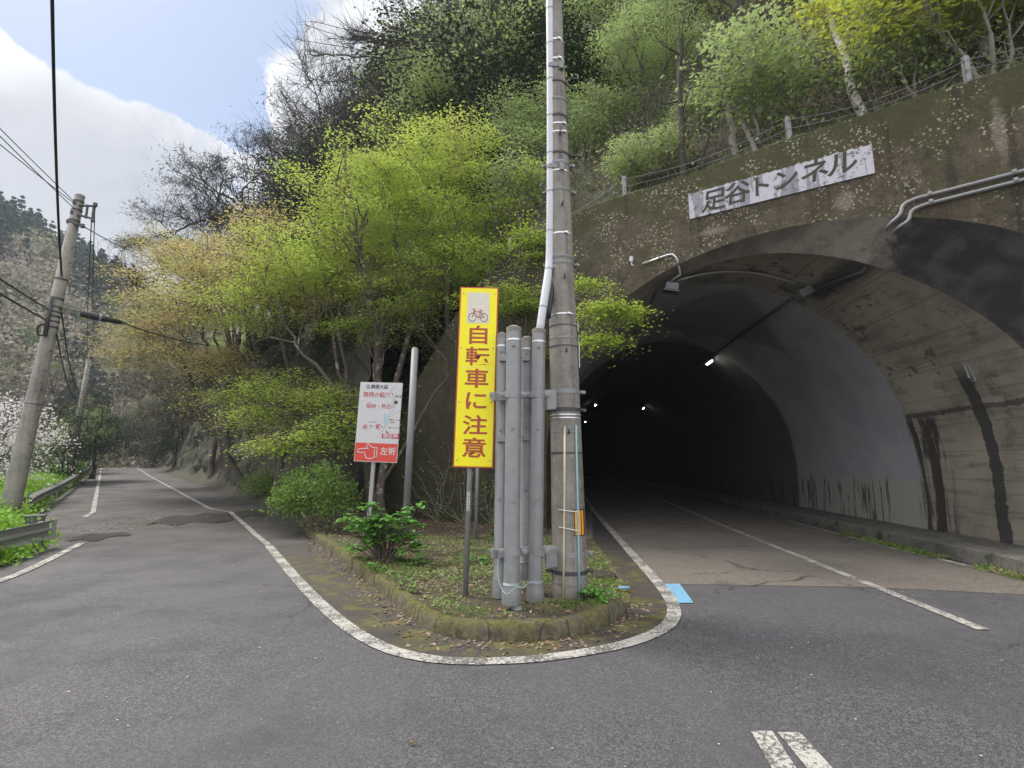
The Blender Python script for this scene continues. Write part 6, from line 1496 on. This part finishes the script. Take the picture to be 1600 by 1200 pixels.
# twig on the road in front
q = G(648, 1166); o = thing('twig', 'small dry brown twig lying on the asphalt at the bottom of the picture', 'twig', (q[0], q[1], .012)); mb = MB(); mb.tube([(-.035, 0, 0), (0, .008, .006), (.035, -.004, 0)], [.003, .003, .001], 5); mb.tube([(0, .008, .006), (.012, .022, .01)], [.002, .001], 5); mb.build('stem', M['bark'], o); quads_mesh('leaf', leafV(np.array([(.015, .015, .01), (-.02, .01, .008), (.0, -.008, .006)]), .03, rgd, .7, .5), M['lf_dead'], o)
# ---- shrubs
def shrub(name, label, base, ells, n, leaf, seed, per, rad, size, bk='bark', lflat=.4, tw=3, asp=.6, flat=.7, twr=.004, group=None, twL=.25, stems_n=6):
    rg = np.random.default_rng(seed); root = thing(name, label, 'shrub', base, group=group); pts = crown_points(ells, n, rg, .5); mb = MB(); tips = []
    for i in range(stems_n):
        g_ = pts[i::stems_n]; b0 = np.array([rg.normal() * .06, rg.normal() * .06, -.05]); c_ = g_.mean(0) * .35
        fast_tube(mb, [b0, (b0 + c_) / 2 + rg.normal(size=3) * .02, c_], [.018, .014, .012], 6); branches(mb, c_, c_ / (np.linalg.norm(c_) + 1e-6), g_, rg, .014, 3, .5, 5, .3, .08, .004, None, tips)
    if tw: twigs(mb, tips, tw, twL, rg, twr)
    mb.build('stem', M[bk], root, smooth=1); quads_mesh('foliage', spray_leaves([tt for tt in tips if rg.random() < .86], per, rad, flat, size, rg, lflat, asp), M[leaf], root); return root
q = G(485, 836); shrub('bush', 'rounded fresh green bush at the roadside left of the map sign', (q[0], q[1], 0), [E0(0, .2, 1.05, .85, .7, .65, 2), E0(-.5, .2, .8, .5, .5, .5, 1), E0(.6, .1, .7, .6, .5, .5, 1)], 190, 'lf_bush', 91, 62, .14, .06, stems_n=9)
q = G(407, 792); shrub('bush', 'smaller green bush farther back beside the side road', (q[0], q[1], .1), [E0(0, .2, .8, .9, .6, .5, 2), E0(.7, .2, .6, .6, .5, .4, 1)], 120, 'lf_bush', 92, 50, .16, .065, stems_n=9)
q = G(480, 845); shrub('dry_bush', 'tangle of dry twigs under the green bush beside the kerb', (q[0] + .55, q[1] + .1, 0), [E0(0, .2, .3, .9, .6, .28, 2)], 70, 'lf_olive', 93, 9, .14, .045, tw=9, twL=.4, stems_n=9)
def hydrangea(base, spots, seed, label, lsize=.19):
    rg = np.random.default_rng(seed); root = thing('hydrangea', label, 'shrub', base); mb = MB(); L = []
    for (x, y, z) in spots:
        tp = np.array((x, y, z)); fast_tube(mb, [np.array((rg.normal() * .05, rg.normal() * .05, -.03)), tp * .5 + rg.normal(size=3) * .03, tp], [.009, .007, .005], 6)
        for ring in range(2):
            for k in range(int(rg.integers(3, 6))):
                a_ = rg.random() * 6.28; d = np.array((math.cos(a_), math.sin(a_), rg.uniform(-.1, .55))); d /= np.linalg.norm(d); ls = lsize * rg.uniform(.5, 1.1) * (1 - .2 * ring)
                sd_ = np.cross(d, (0, 0, 1)); sd_ /= np.linalg.norm(sd_); nm = np.cross(sd_, d); o_ = tp - np.array((0, 0, .05 * (1 - ring)))
                # folded ovate leaf: two halves of three quads, tip drooping
                ctr = [o_ + d * ls * t_ - np.array((0, 0, 1)) * ls * .25 * t_ * t_ for t_ in (.08, .35, .65, 1.0)]; wd = [.08, .36, .30, .0]
                for sg_ in (-1, 1):
                    e = [c_ + sd_ * sg_ * w_ * ls + nm * abs(w_) * ls * .28 for c_, w_ in zip(ctr, wd)]
                    L += [[ctr[0], e[0], e[1], ctr[1]], [ctr[1], e[1], e[2], ctr[2]], [ctr[2], e[2], (e[3] + ctr[3]) / 2, ctr[3]]]
    mb.build('stem', M['bark'], root); me = quads_mesh('foliage', np.array(L), M['lf_hyd'], root); return root
rh_ = np.random.default_rng(95); q = G(600, 880, .13)
sp_ = [(rh_.uniform(-.62, .6), rh_.uniform(-.25, .35), rh_.uniform(.18, .72)) for _ in range(58)] + [(rh_.uniform(-.3, .5), rh_.uniform(-.2, .3), rh_.uniform(.55, .9)) for _ in range(16)]
hydrangea((q[0], q[1], .12), sp_, 96, 'leafy bright green hydrangea shrub growing on the island kerb side')
for (u, v, n_, sz, lb) in ((930, 940, 9, .13, 'small leafy weed at the foot of the concrete pole'), (597, 895, 6, .1, 'small weed below the hydrangea near the kerb'), (770, 838, 5, .14, 'small plant at the foot of the wing wall'), (650, 885, 8, .09, 'low green weed right of the hydrangea'), (745, 880, 8, .09, 'low weed right of the yellow sign post'), (632, 925, 4, .07, 'tiny seedling on the mossy kerb')):
    q = G(u, v, .13); hydrangea((q[0], q[1], .11), [(rh_.normal() * .08, rh_.normal() * .06, rh_.uniform(.04, .16)) for _ in range(n_)], int(u), lb, sz); bpy.data.objects[-1] if False else None
for o in [o for o in bpy.data.objects if o.name.startswith('hydrangea') and o.parent is None and 'hydrangea shrub' not in o.get('label', '')]: o.name = 'weed_plant'; o['category'] = 'plant'
# climbing dry vines on the wing wall
for i, (s0, h_) in enumerate(((-4.3, 2.6), (-3.4, 2.1), (-2.5, 1.5))):
    rg = np.random.default_rng(200 + i); mb = MB(); root = thing('climbing_vine', ['tall climbing plant on the dark wing wall near the bare post', 'thin climbing plant on the wing wall left of the yellow sign', 'short climbing plant on the wing wall behind the yellow sign'][i], 'vine', PW(s0, .1, -.03)); tips = []
    for k in range(9):
        p = np.array((0, 0, 0.0)); pts = [p]; a_ = rg.normal() * .35
        for j in range(8): a_ += rg.normal() * .25; st_p = h_ / 8 * rg.uniform(.6, 1.0); p = p + np.array((PD[0] * math.sin(a_) * st_p, PD[1] * math.sin(a_) * st_p, math.cos(a_) * st_p)); pts.append(p + np.array((-PN[0], -PN[1], 0)) * .03); tips.append((pts[-1], np.array((0, 0, 1.0))))
        fast_tube(mb, pts, np.linspace(.008, .003, 9), 4)
    mb.build('stem', M['bark_grey'], root); quads_mesh('foliage', spray_leaves(tips, 7, .09, .9, .045, rg, .1), M['lf_olive'], root)
for k_ in protos:
    if protos[k_][1] == 0:
        r_ = protos[k_][0]
        for ch in list(r_.children): bpy.data.objects.remove(ch)
        bpy.data.objects.remove(r_)

# ================================================================== haze
m = bpy.data.materials.new('haze_air'); m.use_nodes = True; t = NT(m.node_tree)
pv = t.n('ShaderNodeVolumePrincipled', {'Color': (.78, .86, 1.0, 1), 'Density': HAZE, 'Anisotropy': .2}); t.n('ShaderNodeOutputMaterial', {'Volume': pv.outputs[0]})
hz = MB().box((-60, 100, 56), (760, 760, 160)).build('haze', m); tag(hz, 'thin bluish haze in the valley air', 'haze', kind='stuff')
